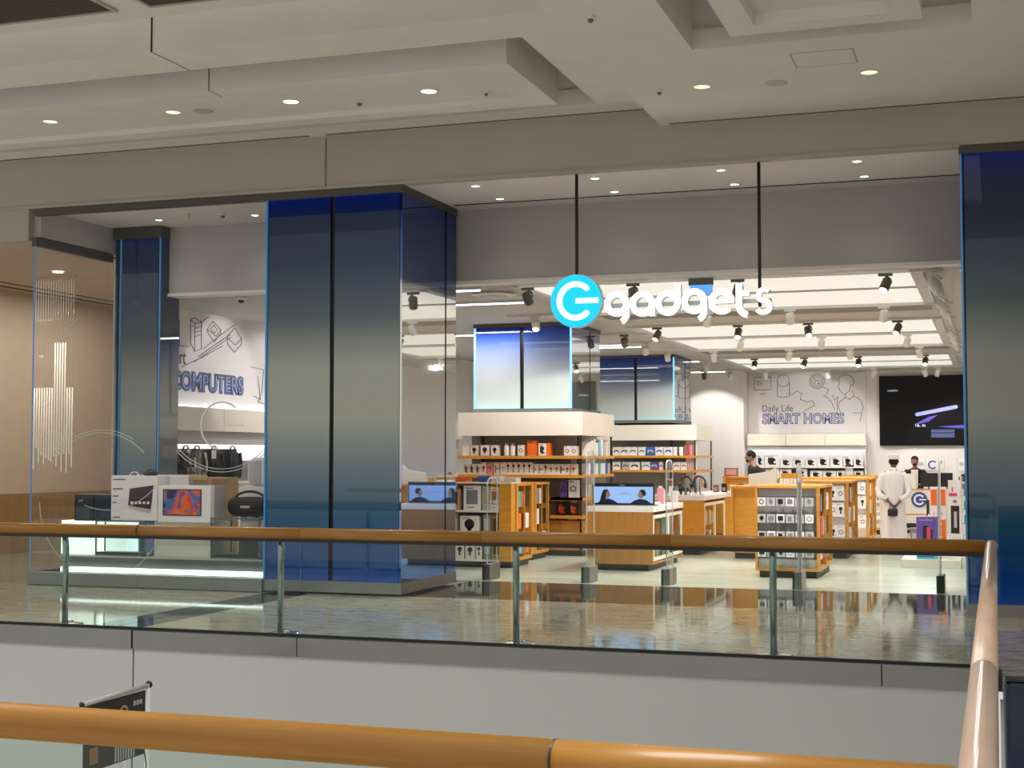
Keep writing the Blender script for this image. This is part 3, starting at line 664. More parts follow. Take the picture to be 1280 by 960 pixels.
for path in ([(222, 400), (222, 432), (235, 433)], [(235, 399), (240, 397), (248, 402), (248, 436), (240, 439), (235, 428), (235, 399)], [(240, 404), (240, 438)], [(241, 410), (247, 408)], [(241, 415), (247, 413)],
             [(241, 420), (247, 418)], [(235, 399), (240, 404), (248, 402)], [(255, 411), (262, 401), (272, 412), (266, 420), (255, 411)], [(255, 411), (256, 416), (264, 427), (272, 416), (272, 412)],
             [(259, 411), (263, 406), (268, 412), (264, 416), (259, 411)], [(280, 421), (290, 409), (299, 423), (291, 431), (280, 421)], [(280, 421), (281, 430), (290, 440), (299, 430), (299, 423)],
             [(250, 436), (280, 412), (292, 405)], [(240, 452), (262, 436), (285, 421)], [(244, 446), (266, 430), (284, 418)], [(226, 458), (250, 446), (275, 432)], [(248, 402), (256, 396)],
             [(312, 458), (330, 462), (328, 490), (322, 502), (332, 505)], [(322, 470), (326, 500), (316, 495)]):
    lw([Q(*p) for p in path])
ln.build('line_drawing', 'line_ink', t)
cab = thing('wall_cabinet', 'long white wall cabinet run under the COMPUTERS wall graphic', 'cabinet', (-12.4, 24, 2.15))
for i in range(8): box('cabinet_door', 'cream', -12.6, -12.15, 19.3 + i * 1.6, 19.3 + i * 1.6 + 1.59, 2.17, 2.55, cab)
box('cove_light', 'led_white', -12.58, -12.50, 19.3, 32, 2.555, 2.575, cab); box('valance', 'light_grey', -12.6, -12.25, 19.3, 32.1, 1.95, 2.17, cab); box('under_light', 'tube_light', -12.57, -12.3, 19.3, 32.0, 1.925, 1.95, cab)
sh = thing('wall_shelf', 'white wall shelf carrying rucksacks below the cabinets', 'shelf', (-12.4, 24, 1.33)); box('board', 'cream', -12.6, -12.1, 19.3, 32, 1.30, 1.34, sh)
box('base_cabinet', 'cream', -12.6, -12.15, 19.3, 32, .10, 1.30, sh); box('plinth', 'plinth_dark', -12.6, -12.2, 19.3, 32, 0, .10, sh)
def bag(y0, y1, z0, z1, label, mat, extra=None):
    t = thing('rucksack', label, 'bag', (-12.3, (y0 + y1) / 2, z0)); bm = bmesh.new(); bmesh.ops.create_cube(bm, size=1)
    for v in bm.verts: v.co = Vector((-12.33 + v.co.x * .36, (y0 + y1) / 2 + v.co.y * (y1 - y0) * (.86 if v.co.z > 0 else 1), (z0 + z1) / 2 + v.co.z * (z1 - z0)))
    bmesh.ops.bevel(bm, geom=bm.edges[:], offset=.07, segments=3, affect='EDGES'); MB().bm(bm, True).build('bag_body', mat, t)
    yc = (y0 + y1) / 2
    MB().tube([(-12.2, yc - .08, z1 - .02), (-12.2, yc - .05, z1 + .05), (-12.2, yc + .05, z1 + .05), (-12.2, yc + .08, z1 - .02)], .012, 6).build('handle', 'black', t)
    for s in (-1, 1): MB().tube([(-12.14, yc + s * .16, z1 - .06), (-12.12, yc + s * .18, (z0 + z1) / 2), (-12.14, yc + s * .15, z0 + .06)], .018, 6).build('strap', extra or 'black', t)
    MB().bbox(-12.17, -12.1, yc - .16, yc + .16, z0 + .05, z0 + .25, .03).build('front_pocket', mat, t)
    return t
ca, n_, l_, b_ = nt('camouflage'); tc = n_.new('ShaderNodeTexCoord'); ns = n_.new('ShaderNodeTexNoise'); ns.inputs['Scale'].default_value = 7
rp = n_.new('ShaderNodeValToRGB'); rp.color_ramp.interpolation = 'CONSTANT'; e = rp.color_ramp.elements
e[0].color = (.01, .01, .01, 1); e[1].position = .47; e[1].color = (.06, .06, .03, 1); q = e.new(.55); q.color = (.22, .20, .17, 1)
l_.new(tc.outputs['Object'], ns.inputs['Vector']); l_.new(ns.outputs[0], rp.inputs[0]); l_.new(rp.outputs[0], b_.inputs['Base Color'])
bag(19.62, 19.98, 1.342, 1.88, 'camouflage rucksack at the left end of the wall shelf', 'camouflage')
bag(19.95, 20.32, 1.342, 1.88, 'second rucksack with pale folded straps beside the camouflage one', 'camouflage', 'cloth_white')
t = bag(20.38, 20.95, 1.342, 1.88, 'black rucksack with a white tag, left of the two black ones', 'cloth_black'); box('price_tag', 'white_box', -12.10, -12.09, 20.42, 20.55, 1.72, 1.86, t)
bag(20.98, 21.55, 1.342, 1.88, 'black rucksack without a tag, right of the tagged one', 'cloth_black')
for i, (a, b, m_) in enumerate(((21.7, 21.95, 'light_grey'), (22.0, 22.35, 'purple'), (22.4, 22.7, 'white_box'), (22.8, 23.1, 'blue'))):
    tag(box('shelf_carton', m_, -12.45, -12.15, a, b, 1.34, 1.66 + .02 * i), ['light grey', 'purple', 'white', 'dark blue'][i] + ' carton on the wall shelf right of the rucksacks', 'box')

# ------------------------------------------------------------------ corridor beyond the window
wc = sbox('wall_corridor', 'tan_wall', -17.1, -16.9, 16.6, 30, 1.08, 5.1)
wn = struct(thing('wall_corridor_wainscot', 'x', 'x', (-17, 23, 0))); del wn['label']; del wn['category']
for i in range(12): box('panel', 'wainscot', -17.1, -16.87, 16.6 + i * 1.1, 16.6 + i * 1.1 + 1.094, .0, 1.08, wn)
sbox('wall_corridor_end', 'tan_wall', -16.9, -12.75, 26, 26.2, 0, 4.9)
sbox('ceiling_corridor', 'tan_wall', -17.1, -12.66, 16.62, 26.2, 4.76, 4.8)
sbox('trim_8', 'dark_slot', -16.2, -16.15, 17.0, 26, 4.752, 4.761); sbox('trim_9', 'dark_slot', -16.6, -16.52, 17.0, 26, 4.752, 4.761)
sbox('wall_store_outer', 'white_panel', -12.76, -12.73, 18.6, 26, 0, 4.76)
ch = thing('window_light_rods', 'added glowing rods standing in for strands of light in the left window', 'light_strands', (-14.85, 20, 4.76))  # rods added behind the pane to imitate strands of light in the glass
box('canopy', 'tan_wall', -15.26, -14.46, 19.97, 20.03, 4.74, 4.76, ch)
flat('rod_glow', (.8, .75, .65), .15, emit=.22, ecol=(1, .93, .8))
for i in range(16):
    x = -15.24 + i * .05; zb = 1.45 + .35 * abs(math.sin(i * 1.7)) + (.1 if i < 3 else 0); ztop = 2.9 if i not in (8, 9, 10, 11, 12) else 3.65
    MB().tube([(x, 20, zb), (x, 20, ztop)], .010, 6).build('rod', 'rod_glow', ch)
mb = MB()
for i in range(16): mb.tube([(-15.24 + i * .05, 20, 2.9), (-15.24 + i * .05, 20, 4.74)], .0009, 4)
tag(mb.build('wire', 'chrome', ch), kind='stuff')

# ------------------------------------------------------------------ hanging sign
sg = thing('shop_sign', 'hanging illuminated sign, cyan power symbol disc and white gadgets lettering', 'sign', (-3.8, 16.6, 3.3))
YS = 16.62
MB().lathe([(.325, 0), (.325, .10)], (-4.80, YS - .06, 3.64), 48, 'y').build('disc', 'sign_side', sg)
MB().lathe([(.318, 0), (.318, .012)], (-4.80, YS - .073, 3.64), 48, 'y').build('disc_face', 'sign_cyan', sg)
sy = MB().stroke(arc(-4.80, 3.64, .205, 48, 312, 32), .068, YS - .085, YS - .07, roundcap=True); sy.stroke([(-4.80, 3.64), (-4.515, 3.64)], .062, YS - .086, YS - .069)
sy.build('power_symbol', 'sign_white', sg)
def letter(nm, strokes, w=.068):
    f = MB(); bk_ = MB()
    for s_ in strokes:
        f.stroke(s_[0], s_[1] if len(s_) > 1 else w, YS - .085, YS - .07, closed=(len(s_) > 2)); bk_.stroke(s_[0], (s_[1] if len(s_) > 1 else w) * .94, YS - .07, YS + .02, closed=(len(s_) > 2))
    o = f.build('letter_' + nm, 'sign_white', sg); bk_.build('letter_return', 'sign_side', o)
def ringp(cx, cz, r): return arc(cx, cz, r, 0, 350, 35)
R_ = .116; w_ = .074
for cx in (-4.285, -3.345):
    cz = 3.585
    letter('g', [(ringp(cx, cz, R_), w_, 1), ([(cx + R_, cz + .02), (cx + R_, cz - .08)] + arc(cx + R_ - .11, cz - .12, .11, 0, -62, 8), w_)])
cx, cz = -3.97, 3.575; letter('a', [(ringp(cx, cz, R_), w_, 1), ([(cx + R_, cz + .02), (cx + R_, cz - .15)], w_)])
cx, cz = -3.66, 3.575; letter('d', [(ringp(cx, cz, R_), w_, 1), ([(cx + R_, cz + .215), (cx + R_, cz)], w_)])
cx, cz = -3.02, 3.57; letter('e', [(arc(cx, cz, R_, 0, 318, 34), w_), ([(cx - R_, cz), (cx + R_ + .033, cz)], .045)])
cx, cz = -2.815, 3.56; letter('t', [([(cx, cz + .22), (cx, cz - .04)] + arc(cx + .11, cz - .045, .11, 180, 262, 8), w_), ([(cx, cz + .095), (cx + .12, cz + .095)], .055)])
cx, cz = -2.53, 3.565; letter('s', [(arc(cx + .01, cz + .065, .065, 40, 180, 10) + arc(cx, cz + .065, .065, 200, 255, 4) + arc(cx + .005, cz - .068, .068, 75, -60, 10) + arc(cx - .01, cz - .068, .07, -85, -150, 6), .058)])
for x in (-4.80, -2.58):
    MB().tube([(x, YS - .02, 3.5 if x > -3 else 3.93), (x, YS - .02, 5.2)], .020, 10).build('rod', 'dark_metal', sg)
MB().box(-4.47, -2.45, YS + .02, YS + .045, 3.55, 3.60).build('carrier_bar', 'sign_side', sg)
# blue lit sign behind
t = thing('overhead_lit_sign', 'small blue lit overhead sign hanging behind the shop lettering', 'sign', (-3.73, 19.0, 3.9)); box('light_face', 'exit_blue', -3.87, -3.58, 18.87, 18.90, 3.935, 4.06, t)
box('holder', 'grey_trim', -3.89, -3.56, 18.86, 18.93, 4.06, 4.155, t); box('border', 'sign_side', -3.88, -3.57, 18.90, 18.91, 3.925, 4.06, t)
for i in range(3): box('printed_line', 'sign_side', -3.84, -3.62 - i * .03, 18.865, 18.87, 3.96 + i * .03, 3.965 + i * .03, t)

# ------------------------------------------------------------------ product boxes
def product(x0, x1, z0, z1, yf, dep, mat, pic, label, group=None, pm='line_ink', name='product_box'):
    t = box(name, mat, x0, x1, yf, yf + dep, z0, z1); tag(t, label, 'box', group)
    cx, cz, w, h = (x0 + x1) / 2, (z0 + z1) / 2, x1 - x0, z1 - z0; y0, y1 = yf - .004, yf
    m = MB()
    if pic == 'disc': m.prism([(cx + w * .26 * math.cos(k * PI / 8), cz + h * .08 + w * .26 * math.sin(k * PI / 8)) for k in range(16)], y0, y1); m.box(cx - w * .1, cx + w * .1, y0, y1, cz - h * .28, cz - h * .06)
    elif pic == 'ring': m.stroke(arc(cx, cz, w * .27, 0, 340, 17), w * .09, y0, y1, closed=True)
    elif pic == 'pad':
        m.prism([(cx - .38 * w, cz - .14 * h), (cx - .30 * w, cz + .14 * h), (cx - .1 * w, cz + .17 * h), (cx + .1 * w, cz + .17 * h), (cx + .30 * w, cz + .14 * h), (cx + .38 * w, cz - .14 * h),
                 (cx + .26 * w, cz - .16 * h), (cx + .14 * w, cz - .01 * h), (cx - .14 * w, cz - .01 * h), (cx - .26 * w, cz - .16 * h)], y0, y1)
    elif pic == 'lamp': m.prism([(cx + w * .24 * math.cos(k * PI / 6), cz + h * .22 + w * .3 * math.sin(k * PI / 6)) for k in range(12)], y0, y1); m.box(cx - w * .06, cx + w * .06, y0, y1, cz - h * .25, cz + h * .15); m.box(cx - w * .18, cx + w * .18, y0, y1, cz - h * .3, cz - h * .25)
    elif pic == 'dev': m.box(cx - w * .28, cx + w * .1, y0, y1, cz - h * .2, cz + h * .28); m.box(cx - w * .2, cx + w * .25, y0, y1, cz - h * .32, cz - h * .2); m.box(cx, cx + w * .22, y0, y1, cz - h * .02, cz + h * .18)
    elif pic == 'rect': m.box(cx - w * .33, cx + w * .33, y0, y1, cz - h * .25, cz + h * .33); m.box(cx - w * .3, cx + w * .1, y0, y1, cz - h * .4, cz - h * .36)
    elif pic == 'dots':
        for i in range(3):
            for j in range(4): m.box(x0 + w * (.2 + .3 * i) - .008, x0 + w * (.2 + .3 * i) + .008, y0, y1, z0 + h * (.15 + .22 * j), z0 + h * (.15 + .22 * j) + .016)
    elif pic == 'wave': m.box(cx - w * .3, cx - w * .05, y0, y1, cz - h * .35, cz + h * .3); m.box(cx + w * .05, cx + w * .3, y0, y1, cz - h * .1, cz + h * .1)
    if m.v: m.build('printed_picture', pm, t)
    if h > .12 and w > .09: MB().box(x0 + w * .12, x0 + w * .55, y0, y1, z1 - h * .13, z1 - h * .085).build('printed_title', 'grey_panel', t)
    return t
def bottle(x, z0, h, y, label, mat='white_box', group=None):
    t = thing('white_container', label, 'container', (x, y, z0), group); MB().lathe([(.046, 0), (.048, .01), (.048, h * .72), (.038, h * .82), (.03, h * .84)], (x, y, z0), 18).build('body', mat, t)
    MB().lathe([(.032, h * .84), (.034, h * .86), (.030, h * .97), (.02, h)], (x, y, z0), 16).build('lid', 'light_grey', t)

# ---- wall of shelves round the near pillar
def shelf_unit(label, x0, x1, y0, y1, shelves, zf0, zf1, posts):
    t = thing('shelf_unit', label, 'shelves', ((x0 + x1) / 2, (y0 + y1) / 2, 0))
    MB().box(x0, x1, y0, y1, zf0, zf1).build('fascia', 'cream', t)
    box('back_panel', 'grey_panel', x0 + .1, x1 - .35, y0 + .45, y0 + .47, .9, zf0, t)
    for z in shelves: box('shelf_board', 'oak', x0, x1 + .01, y0 - .02, y0 + .44, z - .055, z, t); 
    for z in shelves: box('side_board', 'oak', x1 - .30, x1, y0 + .44, y1, z - .055, z, t)
    for x in posts: box('upright', 'plinth_dark', x, x + .035, y0 + .40, y0 + .45, .1, zf0, t)
    box('upright', 'dark_metal', x1 - .06, x1 - .03, y0 + .02, y0 + .05, .1, zf0, t); box('upright', 'dark_metal', x1 - .06, x1 - .03, y1 - .08, y1 - .05, .1, zf0, t)
    box('base_cabinet', 'oak_dark', x0, x1, y0 + .02, y1, .10, .62, t); box('plinth', 'plinth_dark', x0 + .03, x1 - .03, y0 + .05, y1 - .03, 0, .10, t)
    box('core', 'light_grey', x0 + .5, x1 - .42, y0 + .5, y1 - .05, .62, zf0, t)
    return t
shelf_unit('wooden shelves with cream fascia around the nearer blue pillar', -9.25, -6.90, 24.2, 26.4, (1.77, 1.43, 1.03), 2.13, 2.55, (-8.95, -7.12))
G1 = 'boxes on the upper shelf of the near pillar'; z = 1.77; Y = 24.3
ps = [(-9.2, -9.07, .19, 'white_box', None, 'plain slim white box at the left end of the near pillar top shelf'), (-9.05, -8.90, .19, 'warm_box', 'disc', 'white box with dark picture beside the plain one, near pillar top shelf'),
      (-8.85, -8.69, .19, 'white_box', 'disc', 'white box with black lamp print, left of an alike pair on the top shelf'), (-8.65, -8.51, .19, 'white_box', 'disc', 'white box with black lamp print, right of an alike pair on the top shelf'),
      (-8.14, -8.02, .19, 'white_box', 'ring', 'white box with pale ring print just left of the orange box'), (-7.96, -7.78, .27, 'orange', 'dots', 'bright orange box with small dark marks on the top shelf'),
      (-7.75, -7.60, .22, 'white_box', 'dev', 'white box with a dark camera picture right of the orange box'), (-7.59, -7.53, .23, 'orange', None, 'narrow orange box side next to the camera box'),
      (-7.27, -7.16, .17, 'white_box', 'ring', 'white box with heart ring print, left of a pair at the top shelf end'), (-7.15, -7.04, .17, 'white_box', 'ring', 'white box with heart ring print, right of a pair at the top shelf end')]
for a, b, h, m_, pc, lb in ps: product(a, b, z, z + h, Y, .14, m_, pc, lb, pm='black' if m_ != 'orange' else 'brown_box')
bottle(-8.37, z, .22, Y + .06, 'white canister, left of two on the near pillar top shelf'); bottle(-8.25, z, .22, Y + .06, 'white canister, right of two on the near pillar top shelf')
x = -9.18; i = 0; z = 1.43
spec = [('white_box', 'dev', 'line_ink')] * 3 + [('white_box', 'disc', 'red'), ('pink', 'disc', 'red'), ('white_box', 'wave', 'grey_panel'), ('white_box', 'disc', 'light_grey')] + [('white_box', 'lamp', 'black')] * 5 + \
       [('white_box', 'wave', 'grey_panel')] * 2 + [('warm_box', 'lamp', 'line_ink'), ('white_box', 'disc', 'brown_box'), ('white_box', 'disc', 'brown_box'), ('white_box', 'wave', 'black'), ('white_box', 'disc', 'brown_box'), ('white_box', 'disc', 'red')]
for m_, pc, pm in spec:
    w = .095 if i > 5 else .105; h = .22 if 3 <= i < 12 else .19
    product(x, x + w, z, z + h, Y, .16, m_, pc, '%s of the upright white boxes from the left, near pillar middle shelf' % ORD[i], 'white boxes on the near pillar middle shelf', pm)
    x += w + (.02 if i in (3, 4, 5, 18) else .006); i += 1
# lower shelf goods
for a, b, h, m_, pc, lb in ((-9.15, -8.85, .13, 'orange', None, 'low orange box on the near pillar lower shelf'), (-8.6, -8.40, .16, 'blue', None, 'dark blue box on the near pillar lower shelf'),
                            (-7.98, -7.80, .20, 'white_box', 'ring', 'white and cyan box at the middle of the near pillar lower shelf'), (-7.35, -7.22, .28, 'purple', 'ring', 'dark purple box beside the white watch box'),
                            (-7.19, -7.02, .31, 'white_box', 'ring', 'tall white box with a dark slanted oval band picture')):
    product(a, b, 1.03, 1.03 + h, Y, .15, m_, pc, lb, pm='black')
t = D.objects['shelf_unit']
box('shelf_board', 'oak', -7.50, -6.9, 24.18, 24.64, .66, .715, t); box('shelf_board', 'oak', -7.50, -6.9, 24.18, 24.64, .98, 1.03, t)
product(-7.42, -7.20, .715, .93, 24.3, .2, 'black', 'dev', 'black game box on the low shelf under the oval band box', pm='red'); product(-7.19, -7.0, .715, .93, 24.3, .2, 'black', 'dev', 'black and orange box right of the black game box', pm='orange')
# side of the unit: books and magazines in a row (boxes facing the aisle)
for i in range(9):
    y = 24.72 + i * .17; m_ = ['white_box', 'white_box', 'warm_box', 'white_box', 'cyan', 'white_box', 'light_grey', 'white_box', 'warm_box'][i]
    tag(box('slim_carton', m_, -7.12, -6.93, y, y + .12, 1.77, 1.77 + .24 + .03 * (i % 3)), '%s slim carton going back along the near pillar aisle end, upper shelf' % ORD[i], 'box', 'slim cartons on the aisle end, upper')
    tag(box('slim_carton', ['white_box', 'blue', 'light_grey', 'white_box', 'teal', 'white_box'][i % 6], -7.12, -6.93, y, y + .11, 1.43, 1.43 + .20), '%s slim carton going back along the near pillar aisle end, lower shelf' % ORD[i], 'box', 'slim cartons on the aisle end, lower')
for i in range(5):
    tag(box('accessory_packet', ['light_grey', 'cyan', 'white_box', 'purple', 'white_box'][i], -7.10, -6.94, 24.7 + i * .3, 24.9 + i * .3, 1.03, 1.25), '%s packet going back on the third aisle end shelf' % ORD[i], 'box', 'aisle end packets')

# ---- far pillar shelves
shelf_unit('wooden shelves with cream fascia around the farther blue pillar', -9.0, -6.60, 32.8, 34.9, (1.78, 1.44), 2.14, 2.50, (-7.3,))
pads = [(-8.62, -8.45, 'white_box', 'line_ink'), (-8.44, -8.24, 'white_box', 'line_ink'), (-8.23, -8.03, 'white_box', 'green'), (-8.0, -7.83, 'white_box', 'grey_panel'), (-7.81, -7.61, 'blue', 'light_grey'), (-7.59, -7.40, 'white_box', 'blue'), (-7.38, -7.18, 'white_box', 'blue')]
for i, (a, b, m_, pm) in enumerate(pads): product(a, b, 1.78, 1.98, 32.85, .12, m_, 'pad', '%s gamepad box from the left on the far pillar top shelf' % ORD[i], 'gamepad boxes on the far pillar top shelf', pm)
for i, (a, b, m_, h) in enumerate(((-7.16, -7.08, 'white_box', .2), (-7.02, -6.93, 'white_box', .2), (-6.90, -6.84, 'brown_box', .25), (-6.83, -6.78, 'magenta', .24), (-6.77, -6.72, 'pink', .24), (-6.71, -6.66, 'tan', .24), (-6.65, -6.61, 'warm_box', .24))):
    product(a, b, 1.78, 1.78 + h, 32.85, .12, m_, None, ['slim white box right of the gamepad boxes', 'second slim white box before the coloured spines', 'brown game case on the far pillar top shelf', 'magenta game case on the far pillar top shelf',
            'pink game case on the far pillar top shelf', 'tan game case on the far pillar top shelf', 'cream game case at the very end of the far pillar top shelf'][i], name='game_case')
pads = [(-8.62, -8.44, 'white_box', 'line_ink'), (-8.40, -8.22, 'light_grey', 'line_ink'), (-8.21, -7.97, 'white_box', 'black'), (-7.92, -7.72, 'white_box', 'teal'), (-7.71, -7.52, 'purple', 'light_grey'), (-7.50, -7.42, 'warm_box', 'purple'),
        (-7.16, -7.0, 'white_box', 'brown_box'), (-6.98, -6.84, 'white_box', 'brown_box')]
for i, (a, b, m_, pm) in enumerate(pads): product(a, b, 1.44, 1.63, 32.85, .12, m_, 'pad', '%s gamepad box from the left on the far pillar second shelf' % ORD[i], 'gamepad boxes on the far pillar second shelf', pm)
for i in range(5): product(-6.82 + i * .04, -6.785 + i * .04, 1.44, 1.70, 32.85, .12, ['pink', 'light_grey', 'pink', 'light_grey', 'warm_box'][i], None, '%s game case spine at the far pillar second shelf end' % ORD[i], 'game case spines', name='game_case')

# ---- back wall: graphic, cabinets, shelves with appliance boxes
t = thing('wall_graphic', 'back wall graphic with line drawings and SMART HOMES lettering', 'wall graphic', (-5, 41, 2.4)); box('panel', 'poster_paper', -6.72, -3.42, 40.965, 41, 2.42, 4.12, t)
text('SMART HOMES', .40, (-6.33, 40.962, 2.70), 'line_blue', t, 'lettering_outline', ext=.003, off=.02, sx=.86)
text('SMART HOMES', .40, (-6.33, 40.955, 2.70), 'poster_paper', t, 'lettering_fill', ext=.003, off=-.006, sx=.86)
text('Daily Life', .27, (-6.34, 40.962, 3.04), 'line_ink', t, 'small_lettering', ext=.003, off=0.0, sx=.88)
text('72', .17, (-4.86, 40.962, 3.82), 'line_ink', t, 'dial_lettering', ext=.003)
ln = MB(); YB = 40.955
def lb(pts, w=.015, closed=False): ln.stroke(pts, w, YB, YB + .008, closed=closed)
lb([(-6.55, 3.67), (-6.07, 3.67), (-6.07, 4.03), (-6.55, 4.03)], closed=True); lb([(-6.4, 3.55), (-6.2, 3.55)]); lb([(-6.45, 3.78), (-6.45, 3.92), (-6.33, 3.85)], closed=True)
lb(arc(-5.72, 3.92, .17, 0, 350, 20), closed=True); lb([(-5.89, 3.92), (-5.89, 3.50)] + [(-5.72 + .17 * math.cos(a), 3.50 - .05 * math.sin(a)) for a in [PI + -PI * k / 8 for k in range(9)]][::1] + [(-5.55, 3.50), (-5.55, 3.92)])
for r in (.12, .17, .21): lb(arc(-4.77, 3.89, r, 0, 350, 24), closed=True)
lb([(-5.5, 3.5), (-5.35, 3.62), (-5.2, 3.55), (-5.25, 3.38), (-5.05, 3.3), (-4.9, 3.35), (-4.85, 3.2), (-5.05, 3.1), (-5.2, 3.0)])
lb([(-4.62, 3.72), (-4.45, 3.65), (-4.5, 3.52), (-4.6, 3.48), (-4.45, 3.40), (-4.35, 3.25), (-4.28, 3.05)]); lb([(-4.35, 3.5), (-4.28, 3.35), (-4.2, 3.45), (-4.22, 3.2), (-4.1, 2.95)])
lb([(-4.15, 3.9), (-4.18, 3.72), (-4.12, 3.58), (-4.0, 3.50), (-3.88, 3.6), (-3.82, 3.8)]); lb([(-4.2, 3.9), (-4.12, 4.02), (-3.95, 4.06), (-3.8, 4.0), (-3.74, 3.85), (-3.8, 3.72)])
lb([(-3.98, 3.5), (-3.98, 3.42), (-4.15, 3.3), (-4.22, 3.1), (-4.22, 2.95)]); lb([(-3.8, 3.62), (-3.75, 3.45), (-3.58, 3.35), (-3.5, 3.15), (-3.6, 2.75)]); lb([(-3.98, 3.42), (-3.88, 3.36), (-3.76, 3.46)]); lb([(-3.8, 2.98), (-3.55, 2.98)])
ln.build('line_drawing', 'line_ink', t)
cab = thing('back_cabinet_run', 'white overhead cabinets on the back wall above the appliance boxes', 'cabinet', (-5, 40.7, 2.05))
for i in range(3): box('cabinet_door', 'cream', -6.7 + i * 1.1, -6.7 + i * 1.1 + 1.09, 40.5, 40.965, 2.07, 2.40, cab)
box('valance', 'light_grey', -6.72, -3.40, 40.55, 40.965, 1.93, 2.07, cab); box('under_light', 'tube_light', -6.6, -3.45, 40.6, 40.9, 1.91, 1.93, cab)
cab = thing('back_shelving', 'white shelving along the back wall under the overhead cabinets', 'shelves', (-5, 40.7, 0))
for z in (1.47, 1.16, .86): box('shelf_board', 'store_white', -6.5, -3.40, 40.45, 40.965, z - .035, z, cab)
for x in (-6.5, -3.44): box('side_panel', 'store_white', x, x + .03, 40.45, 40.965, 0, 1.90, cab)
box('back_panel', 'light_grey', -6.47, -3.44, 40.94, 40.965, .1, 1.9, cab); box('plinth', 'grey_panel', -6.5, -3.4, 40.5, 40.96, 0, .1, cab)
xs = [(-6.44, -6.22, .33), (-6.20, -5.78, .33), (-5.76, -5.43, .24), (-5.42, -5.09, .24), (-5.07, -4.74, .24), (-4.73, -4.40, .28), (-4.38, -4.04, .28), (-4.02, -3.76, .30), (-3.74, -3.48, .26)]
for i, (a, b, h) in enumerate(xs): product(a, b, 1.47, 1.47 + h, 40.5, .3, 'white_box', 'dev', '%s appliance carton from the left on the back wall upper shelf' % ORD[i], 'appliance cartons on the back upper shelf', 'black')
xs = [(-6.17, -5.79, .24), (-5.77, -5.46, .24), (-5.32, -5.02, .25), (-4.93, -4.60, .20), (-4.58, -4.23, .20), (-4.21, -3.99, .20), (-3.97, -3.76, .36), (-3.74, -3.48, .20)]
for i, (a, b, h) in enumerate(xs): product(a, b, 1.16, 1.16 + h, 40.5, .3, 'white_box', 'dev' if i != 6 else None, '%s appliance carton from the left on the back wall lower shelf' % ORD[i], 'appliance cartons on the back lower shelf', 'black')

# ---- LED wall screen
t = thing('video_wall', 'large black video wall with a violet glowing gadget on the back wall', 'screen', (-1.6, 41, 2.06)); box('screen', 'screen_black', -3.06, .55, 40.90, 41, 2.06, 4.0, t)
YV = 40.893
MB().stroke([(-2.05, 2.92), (-1.02, 3.12)], .10, YV - .006, YV, roundcap=True).build('picture_bar', 'screen_lilac', t)
MB().prism([(-1.72, 2.86), (-1.50, 2.90), (-1.75, 2.72), (-2.15, 2.62), (-1.95, 2.74)], YV - .004, YV).prism([(-1.5, 2.58), (-.3, 2.66), (-.3, 2.50), (-1.2, 2.55)], YV - .004, YV).build('picture_glow', 'screen_violet', t)
MB().box(-1.68, -1.07, YV - .004, YV, 2.42, 2.50).box(-1.68, -1.07, YV - .004, YV, 2.28, 2.40).build('caption_box', 'screen_dim', t)
text('16. m', .13, (-2.12, YV, 2.58), 'led_tv_text', t, 'caption_lettering', ext=.002); text('snapshot', .08, (-2.84, YV, 3.57), 'led_tv_text', t, 'corner_lettering', ext=.002)
# notices on the back wall
for i, (x0, x1, z0, z1) in enumerate(((-2.16, -1.83, 1.35, 1.75), (-1.52, -1.33, 1.4, 1.75), (-1.02, -.78, 1.35, 1.75))):
    t = tag(box('wall_notice', 'white_box', x0, x1, 40.98, 41, z0, z1), ['framed notice behind the two men at the counter', 'narrow notice right of the seated clerk', 'pale framed notice at the right end of the back wall'][i], 'notice')
    MB().stroke([(x0 + .02, z0 + .02), (x1 - .02, z0 + .02), (x1 - .02, z1 - .02), (x0 + .02, z1 - .02)], .012, 40.972, 40.98, closed=True).box(x0 + .07, x1 - .07, 40.972, 40.98, z0 + .15, z0 + .25).build('printed_lines', 'light_grey', t)
t = tag(box('round_badge_notice', 'white_box', -1.83, -1.50, 40.97, 40.99, 1.38, 1.68), 'notice with the blue round power symbol behind the clerk', 'notice'); MB().stroke(arc(-1.66, 1.53, .10, 40, 320, 20), .04, 40.96, 40.97).build('printed_symbol', 'line_blue', t)

